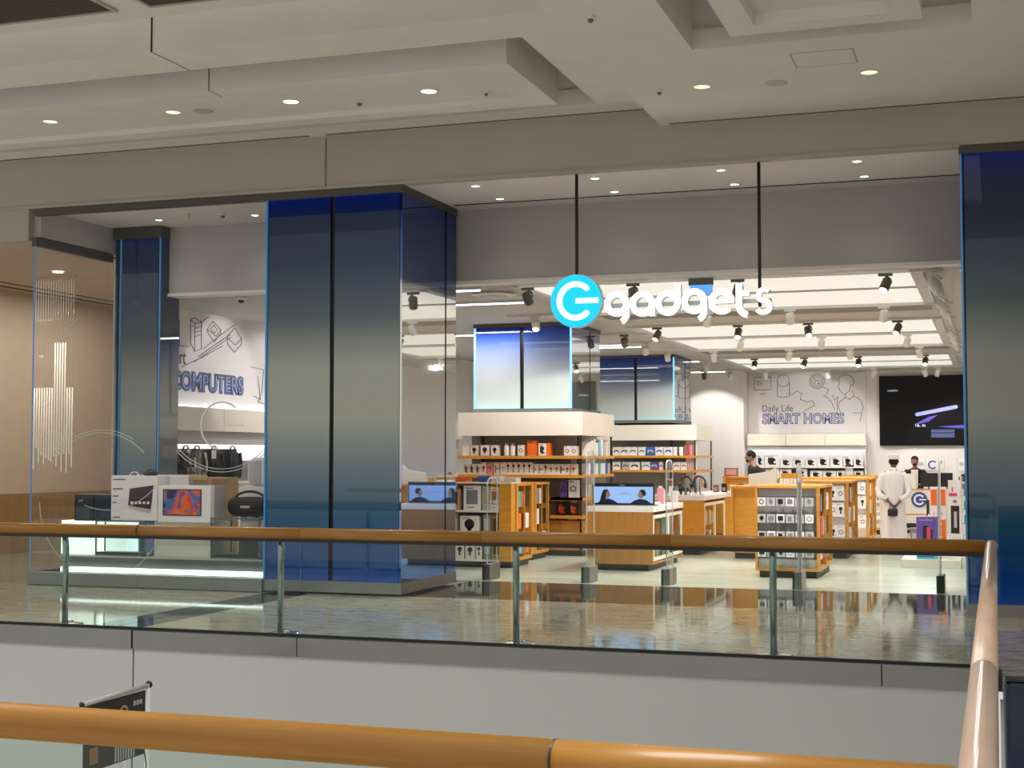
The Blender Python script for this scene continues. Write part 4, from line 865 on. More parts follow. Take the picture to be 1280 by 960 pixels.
# ------------------------------------------------------------------ islands and gondolas
def island(x0, x1, y0, y1, zt, label, wood_='oak', items=5, tag_='nearest'):
    t = thing('display_island', label, 'display table', ((x0 + x1) / 2, (y0 + y1) / 2, 0))
    box('plinth', 'plinth_dark', x0 + .06, x1 - .08, y0 + .05, y1 - .08, 0, .10, t)
    nn = 5; ww = (x1 - x0) / nn
    for i in range(nn): box('front_panel', wood_, x0 + i * ww + .001, x0 + (i + 1) * ww - .001, y0, y0 + .03, .10, zt - .09, t)
    box('back_panel', wood_, x0, x1, y1 - .03, y1, .10, zt - .09, t); box('left_panel', wood_, x0, x0 + .03, y0 + .03, y1 - .03, .10, zt - .09, t)
    box('inner_panel', 'light_grey', x1 - .55, x1 - .52, y0 + .03, y1 - .03, .13, zt - .09, t); box('bottom', wood_, x0 + .03, x1, y0 + .03, y1 - .03, .10, .13, t)
    box('worktop', 'store_white', x0 - .01, x1 + .01, y0 - .01, y1 + .01, zt - .09, zt, t, .006)
    box('mid_shelf', 'case_glass', x1 - .5, x1 - .05, y0 + .05, y1 - .05, .50, .512, t)
    zd0, zd1 = .15, zt - .14
    for a, b in ((y0 + .05, (y0 + y1) / 2), ((y0 + y1) / 2, y1 - .05)):
        fr = MB().box(x1 - .03, x1, a, b, zd0, zd0 + .05).box(x1 - .03, x1, a, b, zd1 - .05, zd1).box(x1 - .03, x1, a, a + .05, zd0 + .05, zd1 - .05).box(x1 - .03, x1, b - .05, b, zd0 + .05, zd1 - .05)
        d = fr.build('glass_door', 'cream', t); box('pane', 'case_glass', x1 - .02, x1 - .012, a + .05, b - .05, zd0 + .05, zd1 - .05, d)
    for i in range(items):
        for zz in (.13, .512):
            y = y0 + .15 + i * (y1 - y0 - .3) / items; h = random.uniform(.18, .28); mt = random.choice(['light_grey', 'white_box', 'warm_box', 'teal', 'grey_panel', 'brown_box'])
            tag(box('cased_product', mt, x1 - .42, x1 - .15, y, y + .22, zz, zz + h), '%s packet going back on the %s shelf inside the %s island' % (ORD[i], 'bottom' if zz < .3 else 'glass', tag_), 'box', 'packets inside the %s island' % tag_)
    return t
island(-6.02, -4.99, 21.4, 23.6, .99, 'nearest oak display island with white top carrying the wide screen', 'oak_dark')
island(-5.90, -4.94, 25.2, 27.3, 1.06, 'second oak display island with white top and headphones on it', tag_='second')
island(-5.88, -4.92, 29.2, 30.6, 1.02, 'third oak display island partly hidden behind the second', tag_='third')
# wide screen on island 1
t = thing('wide_monitor', 'wide low monitor showing two facing people on a blue background', 'screen', (-5.5, 21.7, .99))
box('casing', 'black_gloss', -6.0, -5.01, 21.60, 21.64, 1.005, 1.34, t); box('foot', 'grey_panel', -6.02, -4.98, 21.50, 21.72, .99, 1.005, t); box('screen', 'screen_blue', -5.985, -5.03, 21.595, 21.60, 1.03, 1.285, t)
flat('face_print', (.35, .22, .2), .6)
YM = 21.593
def person_print(cx, s, hairlong, d):
    MB().prism([(cx - .16 * s * d, 1.03), (cx + .17 * s * d, 1.03), (cx + .10 * s * d, 1.075), (cx + .02 * s * d, 1.10), (cx - .08 * s * d, 1.085)][::1 if d > 0 else -1], YM - .004, YM - .001).build('printed_shirt', 'navy', t)
    MB().prism([(cx + r * math.cos(a), 1.165 + .06 * math.sin(a)) for a, r in [(2 * PI * k / 14, .045) for k in range(14)]] , YM - .005, YM - .001).build('printed_face', 'face_print', t)
    MB().prism([(cx + d * .062, 1.15), (cx + d * .04, 1.165), (cx + d * .04, 1.135)], YM - .005, YM - .001).build('printed_nose', 'face_print', t)
    hp = [(cx + d * .03, 1.22), (cx - d * .01, 1.245), (cx - d * .06, 1.235), (cx - d * .085, 1.18)] + ([(cx - d * .12, 1.05), (cx - d * .03, 1.05)] if hairlong else [(cx - d * .06, 1.14)]) + [(cx - d * .02, 1.16), (cx - d * .01, 1.21)]
    MB().prism(hp, YM - .007, YM - .003).build('printed_hair', 'hair', t)
person_print(-5.76, 1, True, 1); person_print(-5.22, 1, False, -1)
MB().box(-5.60, -5.38, YM - .003, YM, 1.17, 1.175).box(-5.54, -5.44, YM - .003, YM, 1.19, 1.195).build('printed_lines', 'grey_panel', t); text('home', .035, (-5.56, 21.598, 1.30), 'light_grey', t, 'bezel_lettering', ext=.001)
# little things on the first island
t = thing('headset_stand', 'small white puck at the right end of the first island top', 'gadget', (-4.93 - .06, 21.7, .99)); MB().lathe([(.05, 0), (.055, .03), (.03, .06)], (-5.0 + .0, 21.75, .99), 16).build('body', 'white_box', t)
for i, (x, y, h, m_) in enumerate(((-5.15, 22.4, .26, 'pink'), (-5.25, 22.9, .22, 'white_box'), (-5.1, 23.2, .2, 'white_box'))):
    tag(box('upright_package', m_, x, x + .11, y, y + .04, .99, .99 + h), ['pink upright package behind the gate panel on the first island', 'white upright package in the middle of the first island', 'white upright package at the rear of the first island'][i], 'box')
# objects on island 2
for i in range(4):
    t = thing('phone_stand', '%s slanted phone from the left on the second island' % ORD[i], 'phone', (-5.8 + i * .1, 25.4, 1.06), 'slanted phones')
    MB().add([(-5.82 + i * .1, 25.36, 1.07), (-5.75 + i * .1, 25.36, 1.07), (-5.75 + i * .1, 25.44, 1.22), (-5.82 + i * .1, 25.44, 1.22), (-5.82 + i * .1, 25.37, 1.065), (-5.75 + i * .1, 25.37, 1.065), (-5.75 + i * .1, 25.45, 1.215), (-5.82 + i * .1, 25.45, 1.215)],
             [(0, 1, 2, 3), (4, 7, 6, 5), (0, 4, 5, 1), (1, 5, 6, 2), (2, 6, 7, 3), (3, 7, 4, 0)]).build('body', ['white_box', 'black', 'white_box', 'grey_panel'][i], t)
    MB().box(-5.81 + i * .1, -5.76 + i * .1, 25.40, 25.5, 1.06, 1.075).build('foot', 'light_grey', t)
def headphones(x, y, z, label, mat='black'):
    t = thing('headphones', label, 'headphones', (x, y, z)); t.scale = (1.35, 1.35, 1.35); MB().tube([(x, y, z), (x, y, z + .22)], .012, 8).build('stand_post', 'grey_panel', t); MB().lathe([(.07, 0), (.07, .012)], (x, y, z), 18).build('stand_base', 'grey_panel', t)
    MB().tube([(x + .08 * math.cos(a), y, z + .16 + .09 * math.sin(a)) for a in [PI * k / 12 for k in range(13)]], .012, 8).build('headband', mat, t)
    for s in (-1, 1): MB().lathe([(.02, -.02), (.042, -.012), (.042, .012), (.02, .02)], (x + s * .08, y, z + .13), 16, 'x').build('ear_cup', mat, t)
headphones(-5.30, 25.35, 1.06, 'black headphones on a stand, left pair on the second island'); headphones(-5.08, 25.5, 1.06, 'black headphones on a stand, right pair on the second island'); headphones(-5.35, 26.6, 1.06, 'headphones on a taller riser behind on the second island', 'brown_box')
for i in range(5):
    t = thing('white_gadget', '%s small white gadget from the left along the second island front' % ORD[i], 'gadget', (-5.42 + i * .09, 25.27, 1.06), 'white gadgets'); MB().lathe([(.02, 0), (.028, .01), (.022, .05), (.01, .07)], (-5.42 + i * .09, 25.27, 1.06), 12).build('body', 'white_box', t)
t = thing('black_bag_display', 'black open case lying at the middle of the second island', 'case', (-5.5, 25.9, 1.06)); MB().bbox(-5.68, -5.35, 25.8, 26.1, 1.06, 1.19, .03).build('body', 'black', t); MB().tube([(-5.6, 25.8, 1.18), (-5.52, 25.78, 1.24), (-5.43, 25.8, 1.18)], .01, 6).build('handle', 'black', t)
for i, (x, m_) in enumerate(((-5.55, 'brown_box'), (-5.38, 'black'), (-5.2, 'white_box'), (-5.02, 'blue'))):
    t = tag(box('gadget_package', m_, x, x + .1, 29.3, 29.42, 1.02, 1.17 + .03 * (i % 2)), '%s package from the left on the third island' % ORD[i], 'box'); MB().box(x + .02, x + .08, 29.296, 29.3, 1.05, 1.12).build('printed_picture', 'light_grey', t)

def gondola(x0, x1, y0, y1, zt, label, back='grey_panel', front='box', wood_='oak'):
    t = thing('gondola_shelf', label, 'shelves', ((x0 + x1) / 2, (y0 + y1) / 2, 0))
    box('plinth', 'plinth_dark', x0 + .05, x1 - .05, y0 + .06, y1 - .05, 0, .10, t)
    box('top_board', wood_, x0 - .01, x1 + .01, y0 - .01, y1 + .01, zt - .035, zt, t); box('bottom_board', wood_, x0, x1, y0, y1, .10, .15, t)
    box('left_frame', wood_, x0, x0 + .035, y0, y0 + .10, .15, zt - .035, t); box('right_frame', wood_, x1 - .04, x1, y0, y0 + .10, .15, zt - .035, t)
    box('back_board', back, x0 + .035, x1 - .04, y0 + .08, y0 + .10, .15, zt - .035, t)
    box('end_panel', wood_, x0, x1, y1 - .04, y1, .15, zt - .035, t); box('left_panel', wood_, x0, x0 + .03, y0 + .10, y1 - .04, .15, zt - .035, t)
    box('side_backing', 'store_white', x1 - .30, x1 - .27, y0 + .10, y1 - .04, .15, zt - .035, t)
    box('divider', wood_, x1 - .28, x1, (y0 + y1) / 2, (y0 + y1) / 2 + .03, .15, zt - .035, t)
    return t
GD = [(20.86, 22.6, 'nearest'), (25.1, 26.9, 'second'), (29.3, 31.1, 'third'), (33.2, 33.9, 'fourth')]
for gi, (a, b, nm) in enumerate(GD):
    gondola(-3.34, -2.42, a, b, 1.33, '%s oak gondola of the right-hand row with hanging goods' % nm, 'grey_panel' if gi == 0 else 'store_white')
    # hanging packs on the side
    k = 0; sh_ = 1 if gi < 3 else .4
    for yy in [a + .2 + j * .28 for j in range(3 if gi < 3 else 1)] + ([(a + b) / 2 + .15 + j * .28 for j in range(2)] if gi < 3 else []):
        for zz in (.95, .60, .25):
            mt = random.choice(['white_box', 'white_box', 'light_grey', 'black', 'grey_panel', 'red', 'warm_box']); k += 1
            tag(box('hanging_pack', mt, -2.60, -2.45, yy - .05, yy + .16, zz, zz + .26), '%s pack going back, %s, in the %s row on the %s gondola side' % (ORD[(k - 1) // 3], {'white_box': 'white', 'light_grey': 'grey', 'black': 'black', 'grey_panel': 'dark grey', 'red': 'red', 'warm_box': 'cream'}[mt], 'upper' if zz > .9 else 'middle' if zz > .5 else 'lower', nm), 'packaged goods', 'side packs on the %s gondola' % nm)
            o = COL.objects[-1]; box('hook', 'chrome', -2.55, -2.54, yy + .04, yy + .05, zz + .26, zz + .275, o)
# front of the nearest gondola: four rows of boxes on hooks
for r, (z0, rn) in enumerate(((1.04, 'top'), (.80, 'second'), (.555, 'third'), (.31, 'bottom'))):
    for i in range(6):
        x = -3.285 + i * .136
        o = product(x, x + .115, z0, z0 + .12, 20.74, .07, 'light_grey' if (i + r) % 3 else 'white_box', ['ring', 'disc', 'rect', 'rect', 'dev', 'disc'][(i + r) % 6],
                '%s small box from the left in the %s row of the nearest right-hand gondola' % (ORD[i], rn), 'small boxes on the nearest gondola, %s row' % rn, 'grey_panel' if i % 2 else 'black', 'hanging_box')
        box('hook', 'chrome', x + .05, x + .06, 20.76, 20.94, z0 + .12, z0 + .13, o)
box('light_panel', 'light_grey', -3.30, -2.46, 20.93, 20.94, 1.18, 1.29, D.objects['gondola_shelf']); box('drawer_front', 'light_grey', -3.30, -2.46, 20.90, 20.93, .15, .27, D.objects['gondola_shelf'])
# white cards on the second gondola
for gi, (a, nm) in enumerate(((25.1, 'second'), (29.3, 'third'), (33.2, 'fourth'))):
    for r, z0 in enumerate((1.0, .72, .34)):
        for i in range(3):
            x = -2.86 + i * .13
            product(x, x + .12, z0, z0 + .24, a - .06, .03, 'white_box', 'disc' if (r + i) % 2 else 'ring', '%s white hanging card from the left, %s row on the %s gondola front' % (ORD[i], ['top', 'middle', 'lower'][r], nm), 'white cards on the %s gondola' % nm, 'black', 'hanging_card')
# goods and riser boards on top of the nearest gondola
t = thing('leaflet_tray', 'oak backed tray with a row of white leaflets on the nearest gondola', 'tray', (-3.0, 21.9, 1.33)); box('back_board', 'oak', -3.12, -2.80, 22.0, 22.03, 1.33, 1.50, t); box('tray', 'cream', -3.14, -2.78, 21.8, 22.05, 1.33, 1.345, t)
for i in range(6): tag(box('leaflet', 'white_box', -3.11 + i * .05, -3.085 + i * .05, 21.84, 21.94, 1.345, 1.42), '%s leaflet from the left in the oak tray' % ORD[i], 'leaflet', 'leaflets in the oak tray')
gondola(-4.35, -3.55, 24.6, 26.4, 1.24, 'oak gondola with a cream side between the islands and the right-hand row', 'oak')
t = thing('cream_signboard', 'long cream board with a sail shaped end lying on the middle gondola', 'sign', (-3.75, 25, 1.24)); MB().prism([(-4.06, 1.24), (-3.58, 1.24), (-3.58, 1.60), (-3.70, 1.50), (-4.06, 1.45)], 24.7, 24.76).build('board', 'cream', t)
gondola(-5.6, -4.6, 30.7, 31.45, 1.33, 'oak gondola in front of the man in black', 'oak'); gondola(-4.4, -3.5, 30.7, 31.45, 1.31, 'oak gondola to the right of the man in black', 'oak')
for i, (x, m_) in enumerate(((-6.4, 'brown_box'),)):
    tag(box('framed_picture', m_, -5.60, -5.30, 30.85, 30.9, 1.33, 1.51), 'small brown framed picture left of the man in black', 'picture'); MB().box(-5.56, -5.34, 30.844, 30.85, 1.36, 1.48).build('print', 'pink', COL.objects[-1])

# ---- left gondola group near the entrance
gondola(-9.2, -7.22, 21.5, 22.3, 1.32, 'nearest left oak gondola with boxed gadgets in white shelves', 'grey_panel')
g = D.objects['gondola_shelf.006'] if 'gondola_shelf.006' in D.objects else D.objects['gondola_shelf']
t = thing('white_shelf_insert', 'white shelf insert of the nearest left gondola', 'shelf', (-8.2, 21.45, 0))
for z in (.90, .50, .125): box('shelf_board', 'cream', -9.15, -7.44, 21.30, 21.49, z - .03, z, t)
box('end_board', 'oak', -7.44, -7.24, 21.28, 21.495, .10, 1.32, t); box('roof', 'cream', -9.15, -7.24, 21.28, 21.495, 1.325, 1.345, t); box('upright', 'cream', -8.22, -8.20, 21.34, 21.495, .13, 1.325, t); box('plinth', 'plinth_dark', -9.15, -7.26, 21.34, 21.495, 0, .095, t)
for a, b, z0, h, m_, pc, pm, lb_ in ((-8.42, -8.12, .90, .34, 'tan', 'rect', 'black', 'tan and black box at the top left of the nearest left gondola'), (-8.06, -7.77, .90, .39, 'white_box', 'rect', 'grey_panel', 'white box with grey helmet picture, top shelf of the left gondola'),
        (-7.74, -7.62, .90, .38, 'light_grey', 'rect', 'tan', 'narrow box beside the helmet picture box'), (-7.61, -7.46, .90, .37, 'white_box', 'rect', 'black', 'white box with dark picture at the top right of the left gondola'),
        (-8.45, -8.17, .50, .26, 'light_grey', 'rect', 'blue', 'grey blue box on the middle shelf, left end'), (-8.12, -7.80, .50, .31, 'warm_box', 'disc', 'black', 'beige box with black camera picture on the middle shelf'),
        (-7.73, -7.60, .50, .33, 'grey_panel', 'rect', 'light_grey', 'grey box on the middle shelf right of the camera box'), (-7.58, -7.46, .50, .33, 'brown_box', 'rect', 'black', 'brown and black box on the middle shelf, right end'),
        (-8.20, -8.05, .125, .27, 'warm_box', 'disc', 'black', 'cream box with black round camera, first on the bottom shelf'), (-8.03, -7.87, .125, .26, 'warm_box', 'disc', 'black', 'cream box with black round camera, second on the bottom shelf'),
        (-7.85, -7.75, .125, .29, 'warm_box', 'disc', 'black', 'cream box with black round camera, third on the bottom shelf'), (-7.72, -7.60, .125, .33, 'grey_panel', 'rect', 'light_grey', 'grey picture box on the bottom shelf'),
        (-7.58, -7.445, .125, .33, 'tan', 'rect', 'black', 'tan box with a black window at the bottom right')):
    product(a, b, z0, z0 + h, 21.34, .12, m_, pc, lb_, pm=pm, name='gadget_box')
for i, (x, w, h, m_) in enumerate(((-8.45, .3, .10, 'orange'), (-7.95, .2, .12, 'blue'), (-7.72, .15, .12, 'white_box'), (-7.5, .2, .10, 'warm_box'))):
    tag(box('carton', m_, x, x + w, 21.7, 21.95, 1.32, 1.32 + h), ['orange', 'dark blue', 'white', 'cream'][i] + ' carton lying on top of the nearest left gondola', 'box')
for i in range(3):
    for zz, nmz in ((.95, 'top'), (.60, 'middle'), (.20, 'bottom')):
        tag(box('hanging_pack', ['white_box', 'orange', 'light_grey', 'black', 'teal'][(i * 2 + int(zz * 10)) % 5], -7.44, -7.24, 21.64 + i * .19, 21.80 + i * .19, zz, zz + .24), '%s pack going back, %s row on the aisle end of the nearest left gondola' % (ORD[i], nmz), 'packaged goods', 'aisle end packs')
gondola(-8.6, -7.43, 24.0 - .9, 24.0 - .1, 1.31, 'second left oak gondola with a grey cabinet front', 'light_grey')
t = thing('grey_cabinet', 'grey two door cabinet on the front of the second left gondola', 'cabinet', (-7.9, 23.02, 0)); box('door', 'light_grey', -8.1, -7.62, 23.0, 23.10, .82, 1.10, t); box('door', 'light_grey', -8.1, -7.62, 23.0, 23.10, 1.11, 1.30, t); box('side_board', 'oak', -7.62, -7.44, 22.98, 23.1, .10, 1.31, t)
box('carcass', 'grey_panel', -8.1, -7.62, 23.04, 23.1, .10, .82, t); box('shelf', 'oak', -8.1, -7.62, 22.98, 23.06, .46, .49, t)
for i, m_ in enumerate(('white_box', 'blue')): product(-7.86 + i * .12, -7.75 + i * .12, .49, .70, 23.0, .05, m_, 'ring' if i else None, ['white box under the grey cabinet doors', 'blue box with round symbol under the grey cabinet doors'][i], pm='cyan')
for i in range(3):
    for zz, nmz in ((.95, 'top'), (.60, 'middle'), (.20, 'bottom')):
        tag(box('hanging_pack', ['black', 'white_box', 'purple', 'black', 'grey_panel'][(i * 2 + int(zz * 10)) % 5], -7.66, -7.45, 23.24 + i * .19, 23.40 + i * .19, zz, zz + .26), '%s pack going back, %s row on the aisle end of the second left gondola' % (ORD[i], nmz), 'packaged goods', 'aisle end packs of the second gondola')

# ------------------------------------------------------------------ cash desk and goods on the right
t = thing('cash_desk', 'white cash desk with oak lines and the round blue power symbol', 'counter', (-1.9, 34.2, 0))
box('body', 'cream', -2.75, -1.30, 34.0, 34.7, .08, .985, t); box('plinth', 'plinth_dark', -2.7, -1.35, 34.05, 34.65, 0, .08, t); box('upper_ledge', 'cream', -2.75, -1.75, 34.0, 34.25, 1.01, 1.36, t)
box('inlay', 'oak', -2.76, -1.29, 33.985, 34.71, .985, 1.01, t); box('inlay', 'oak', -2.4, -1.30, 33.99, 34.0, .42, .445, t); box('slot', 'black', -2.05, -1.62, 33.98, 34.0, .12, .23, t)
MB().lathe([(.18, 0), (.18, .02)], (-1.68, 33.97, .77), 32, 'y').build('symbol_disc', 'line_blue', t)
MB().stroke(arc(-1.68, .77, .105, 35, 325, 24), .04, 33.96, 33.97).stroke([(-1.68, .77), (-1.53, .77)], .028, 33.958, 33.97).build('symbol', 'white_box', t)
for i, (x0, x1, y) in enumerate(((-1.66, -1.27, 34.15), (-1.22, -.95, 34.35))):
    m_ = thing('monitor', ['wider black monitor seen from behind on the cash desk', 'narrower black monitor at the right end of the cash desk'][i], 'screen', ((x0 + x1) / 2, y, 1.01)); box('casing', 'black', x0, x1, y, y + .03, 1.06, 1.38, m_, .008)
    box('stand', 'grey_panel', (x0 + x1) / 2 - .03, (x0 + x1) / 2 + .03, y + .03, y + .06, 1.01, 1.25, m_); box('foot', 'grey_panel', (x0 + x1) / 2 - .1, (x0 + x1) / 2 + .1, y - .02, y + .14, 1.01, 1.02, m_)
tag(box('desk_extension', 'cream', -1.28, -.6, 34.3, 34.8, .0, 1.01), 'white side desk right of the round symbol', 'counter')
t = thing('white_display_pillar', 'white freestanding display panel left of the man in white', 'display', (-2.2, 30, 0)); box('panel', 'cream', -2.36, -2.08, 31.3, 31.5, .1, 1.30, t); box('plinth', 'light_grey', -2.34, -2.1, 31.3, 31.5, 0, .1, t)
box('price_card', 'light_grey', -2.2, -2.13, 31.29, 31.3, .55, .62, t)
for i in range(5): box('pocket', 'white_box', -2.14, -2.09, 31.28, 31.3, .40 + i * .15, .50 + i * .15, t)
# promo stands by the right column
t = thing('purple_carton', 'large purple carton with dark pictures on a cyan base near the entrance', 'box', (-1.05, 23.75, .2)); box('carton', 'purple', -1.22, -.90, 23.6, 23.9, .26, .80, t, .006)
text('soundbox', .055, (-1.19, 23.597, .735), 'light_grey', t, 'printed_title', ext=.001); MB().box(-1.12, -1.04, 23.59, 23.6, .34, .66).box(-1.02, -.97, 23.59, 23.6, .36, .60).build('printed_picture', 'black', t); MB().box(-1.06, -1.0, 23.584, 23.59, .45, .63).build('printed_detail', 'magenta', t)
MB().lathe([(.025, 0), (.025, .006)], (-1.17, 23.592, .38), 12, 'y').build('printed_seal', 'white_box', t)
t = thing('cyan_carton', 'cyan carton lying under the purple carton', 'box', (-1.05, 23.75, .1)); box('carton', 'cyan', -1.22, -.90, 23.6, 23.9, .13, .26, t); box('printed_line', 'blue', -1.2, -.95, 23.594, 23.6, .16, .18, t)
tag(box('white_display_plinth', 'cream', -1.45, -.55, 23.4, 24.6, 0, .13), 'low white plinth under the cartons by the right column', 'plinth')
for i, (x0, x1, z1) in enumerate(((-1.10, -.985, 1.22), (-.965, -.84, 1.22))):
    t = thing('orange_white_carton', ['tall white carton with an orange top, left of two by the gate post', 'tall white carton with an orange top, right of two by the gate post'][i], 'box', (x0, 26, 0))
    box('carton', 'white_box', x0, x1, 26.0, 26.2, .1, z1, t); box('orange_band', 'orange', x0 + .006, x1 - .006, 25.994, 26.0, .90, 1.18, t); box('orange_band', 'orange', x0 + .006, x1 - .006, 25.994, 26.0, .30, .66, t); box('printed_mark', 'grey_panel', x0 + .05, x0 + .065, 25.994, 26, .74, .78, t)
tag(box('carton_riser', 'cream', -1.15, -.45, 25.95, 26.5, 0, .10), 'low white riser under the orange topped cartons', 'plinth')
t = thing('coffee_machine_carton', 'white carton with a tall black machine picture beside the right column', 'box', (-.7, 26.1, .1)); box('carton', 'white_box', -.79, -.58, 25.97, 26.2, .12, 1.05, t); box('printed_machine', 'black', -.76, -.62, 25.962, 25.97, .42, .90, t); box('printed_detail', 'light_grey', -.71, -.66, 25.956, 25.962, .52, .80, t)
MB().box(-.72, -.66, 25.962, 25.97, .95, 1.0).build('printed_mark', 'grey_panel', t)
t = thing('pink_label_carton', 'white carton with a pink label stacked above the black machine carton', 'box', (-.7, 26.1, 1.05)); box('carton', 'white_box', -.80, -.60, 25.98, 26.2, 1.052, 1.34, t); box('pink_label', 'magenta', -.79, -.65, 25.972, 25.98, 1.065, 1.12, t); box('printed_mark', 'red', -.74, -.72, 25.972, 25.98, 1.14, 1.22, t)
t = thing('black_stand', 'thin black gadget stand left of the orange topped cartons', 'stand', (-1.15, 26, 0)); box('post', 'black', -1.17, -1.12, 26.03, 26.08, .1, 1.0, t, .01); box('base', 'black', -1.2, -1.1, 25.99, 26.12, .10, .12, t); box('white_tube', 'white_box', -1.145, -1.118, 25.99, 26.02, .12, .75, t)
tag(box('grey_box', 'grey_panel', -1.45, -1.24, 26.0, 26.2, .1 - .1, .5), 'small dark grey box left of the purple carton', 'box'); box('printed_panel', 'light_grey', -1.42, -1.3, 25.994, 26, .3, .42, COL.objects[-1])
# stepped shelf at the column edge
t = thing('end_shelf', 'stepped white shelf with mixed goods at the edge of the right column', 'shelves', (-.45, 27, 0)); box('side', 'store_white', -.62, -.60, 26.9, 27.3, .0, 1.5, t)
for z in (.3, .55, .8, 1.05, 1.3): box('board', 'store_white', -.60, .1, 26.9, 27.3, z - .03, z, t)
for i, (z, m_) in enumerate(((.3, 'white_box'), (.55, 'teal'), (.8, 'grey_panel'), (1.05, 'brown_box'), (1.3, 'black'))):
    tag(box('mixed_product', m_, -.56, -.44, 26.95, 27.1, z, z + .15), ['white', 'teal', 'dark grey', 'brown', 'black'][i] + ' item on the stepped end shelf at the column', 'box')
t = thing('espresso_maker', 'small chrome and black coffee maker on the side desk', 'appliance', (-.75, 34.4, 1.01)); box('body', 'grey_panel', -.83, -.68, 34.35, 34.5, 1.01, 1.30, t, .02); MB().lathe([(.03, 0), (.04, .02), (.035, .05)], (-.755, 34.42, 1.30), 14).build('top', 'black', t)
box('white_stand', 'white_box', -.95, -.62, 34.32, 34.6, 1.01 - .0, 1.02, t)

# ------------------------------------------------------------------ security gate pedestals
for i, (x, y, h, lb_) in enumerate(((-6.86, 19.12, 1.45, 'clear low security pedestal next to the blue corner column'), (-5.40, 19.12, 1.85, 'tall clear security pedestal left of the wide screen island'), (-4.27, 19.12, 1.70, 'clear security pedestal in front of the right end of the wide screen'),
                                    (-2.50, 19.12, 1.66, 'clear security pedestal in front of the nearest right gondola'), (-.70, 19.12, 1.68, 'clear security pedestal beside the right blue column'))):
    t = thing('security_pedestal', lb_, 'security gate', (x, y, 0), 'security pedestals')
    box('base', 'kick_steel' if i < 4 else 'black', x - .05, x + .05, y - .02, y + .42, 0, .23, t, .012); 
    if i < 4: box('base_cap', 'black', x - .075, x - .052, y + .0, y + .40, 0, .22, t)
    fr = MB(); pts = [(y, .23), (y, h - .1), (y + .03, h - .03), (y + .10, h), (y + .30, h), (y + .37, h - .03), (y + .40, h - .1), (y + .40, .23)]
    fr.stroke(pts, .012, x - .007, x + .007, 'x').build('edge', 'frost', t)
    MB().prism([(y + .01, .23), (y + .01, h - .1), (y + .04, h - .04), (y + .10, h - .01), (y + .30, h - .01), (y + .36, h - .04), (y + .39, h - .1), (y + .39, .23)], x - .006, x + .006, 'x').build('panel', 'acrylic', t)
    box('core_strip', 'light_grey', x - .02, x + .02, y + .18, y + .22, .23, h - .25, t) if i == 3 else None

# ------------------------------------------------------------------ balustrades
rl = thing('glass_balustrade', 'far glass balustrade with round brown timber handrail and steel posts', 'railing', (-5, 12.6, 0))
js = [-17.4, -12.0, -10.15, -8.30, -6.45, -4.57, -2.77, -.95, -.16]
for a, b in zip(js[:-1], js[1:]): box('glass_pane', 'rail_glass', a + .012, b - .012, 12.60, 12.612, .0, .93, rl)
for a, b in ((-17.4, -8.30), (-8.295, -6.45), (-6.447, -4.57), (-4.567, -2.77), (-2.767, -.10)):
    MB().tube([(a, 12.6, 1.0), (b, 12.6, 1.0)], .056, 20).build('handrail', 'rail_wood', rl)
MB().lathe([(.0573, -.006), (.0573, .006)], (-8.298, 12.6, 1.0), 20, 'x').build('joint_ring', 'black', rl)
box('rail_channel', 'black', -17.4, -.1, 12.585, 12.627, .915, .955, rl); box('base_channel', 'black', -17.4, -.05, 12.59, 12.62, -.004, .02, rl)
for x in (-14.2, -11.7, -9.25, -6.73, -4.27, -1.88):
    p = MB().tube([(x, 12.70, .0), (x, 12.70, .80), (x, 12.68, .955)], .032, 14).build('post', 'post_steel', rl)
    MB().lathe([(.155, 0), (.150, .010), (.06, .022), (.045, .04)], (x, 12.76, 0), 28).build('flange', 'chrome', p)
r2 = thing('side_balustrade', 'side glass balustrade running toward the camera on the right', 'railing', (-.05, 8, 0))
X2 = -.052
for a, b in ((12.66, 5.25), (5.243, -1.5)):
    MB().tube([(X2, a, 1.0), (X2, b, 1.0)], .047, 24).build('handrail', 'rail_wood_sheen', r2)
MB().ell((X2, 12.6, 1.0), (.056, .056, .056)).build('corner_cap', 'rail_wood_sheen', r2)
for a, b in ((3.5, 5.2), (5.22, 7.0), (7.02, 8.85), (8.87, 10.7), (10.72, 12.55)): box('glass_pane', 'rail_glass', X2 - .006, X2 + .006, a, b, 0, .95, r2)
box('rail_channel', 'black', X2 - .02, X2 + .02, 3.4, 12.6, .93, .96, r2)
r3 = thing('near_balustrade', 'near brown timber handrail with glass crossing the bottom of the frame', 'railing', (-5, 3.45, 0))
for a, b in ((-14, -1.052), (-1.046, -.10)): MB().tube([(a, 3.42, 1.0), (b, 3.42, 1.0)], .050, 28).build('handrail', 'rail_wood', r3)
MB().lathe([(.0508, -.003), (.0508, .003)], (-1.049, 3.42, 1.0), 24, 'x').build('joint_ring', 'plinth_dark', r3)
for a, b in ((-8, -6.1), (-6.08, -4.2), (-4.18, -2.3), (-2.28, -.15)): box('glass_pane', 'rail_glass', a, b, 3.414, 3.426, 0, .956, r3)

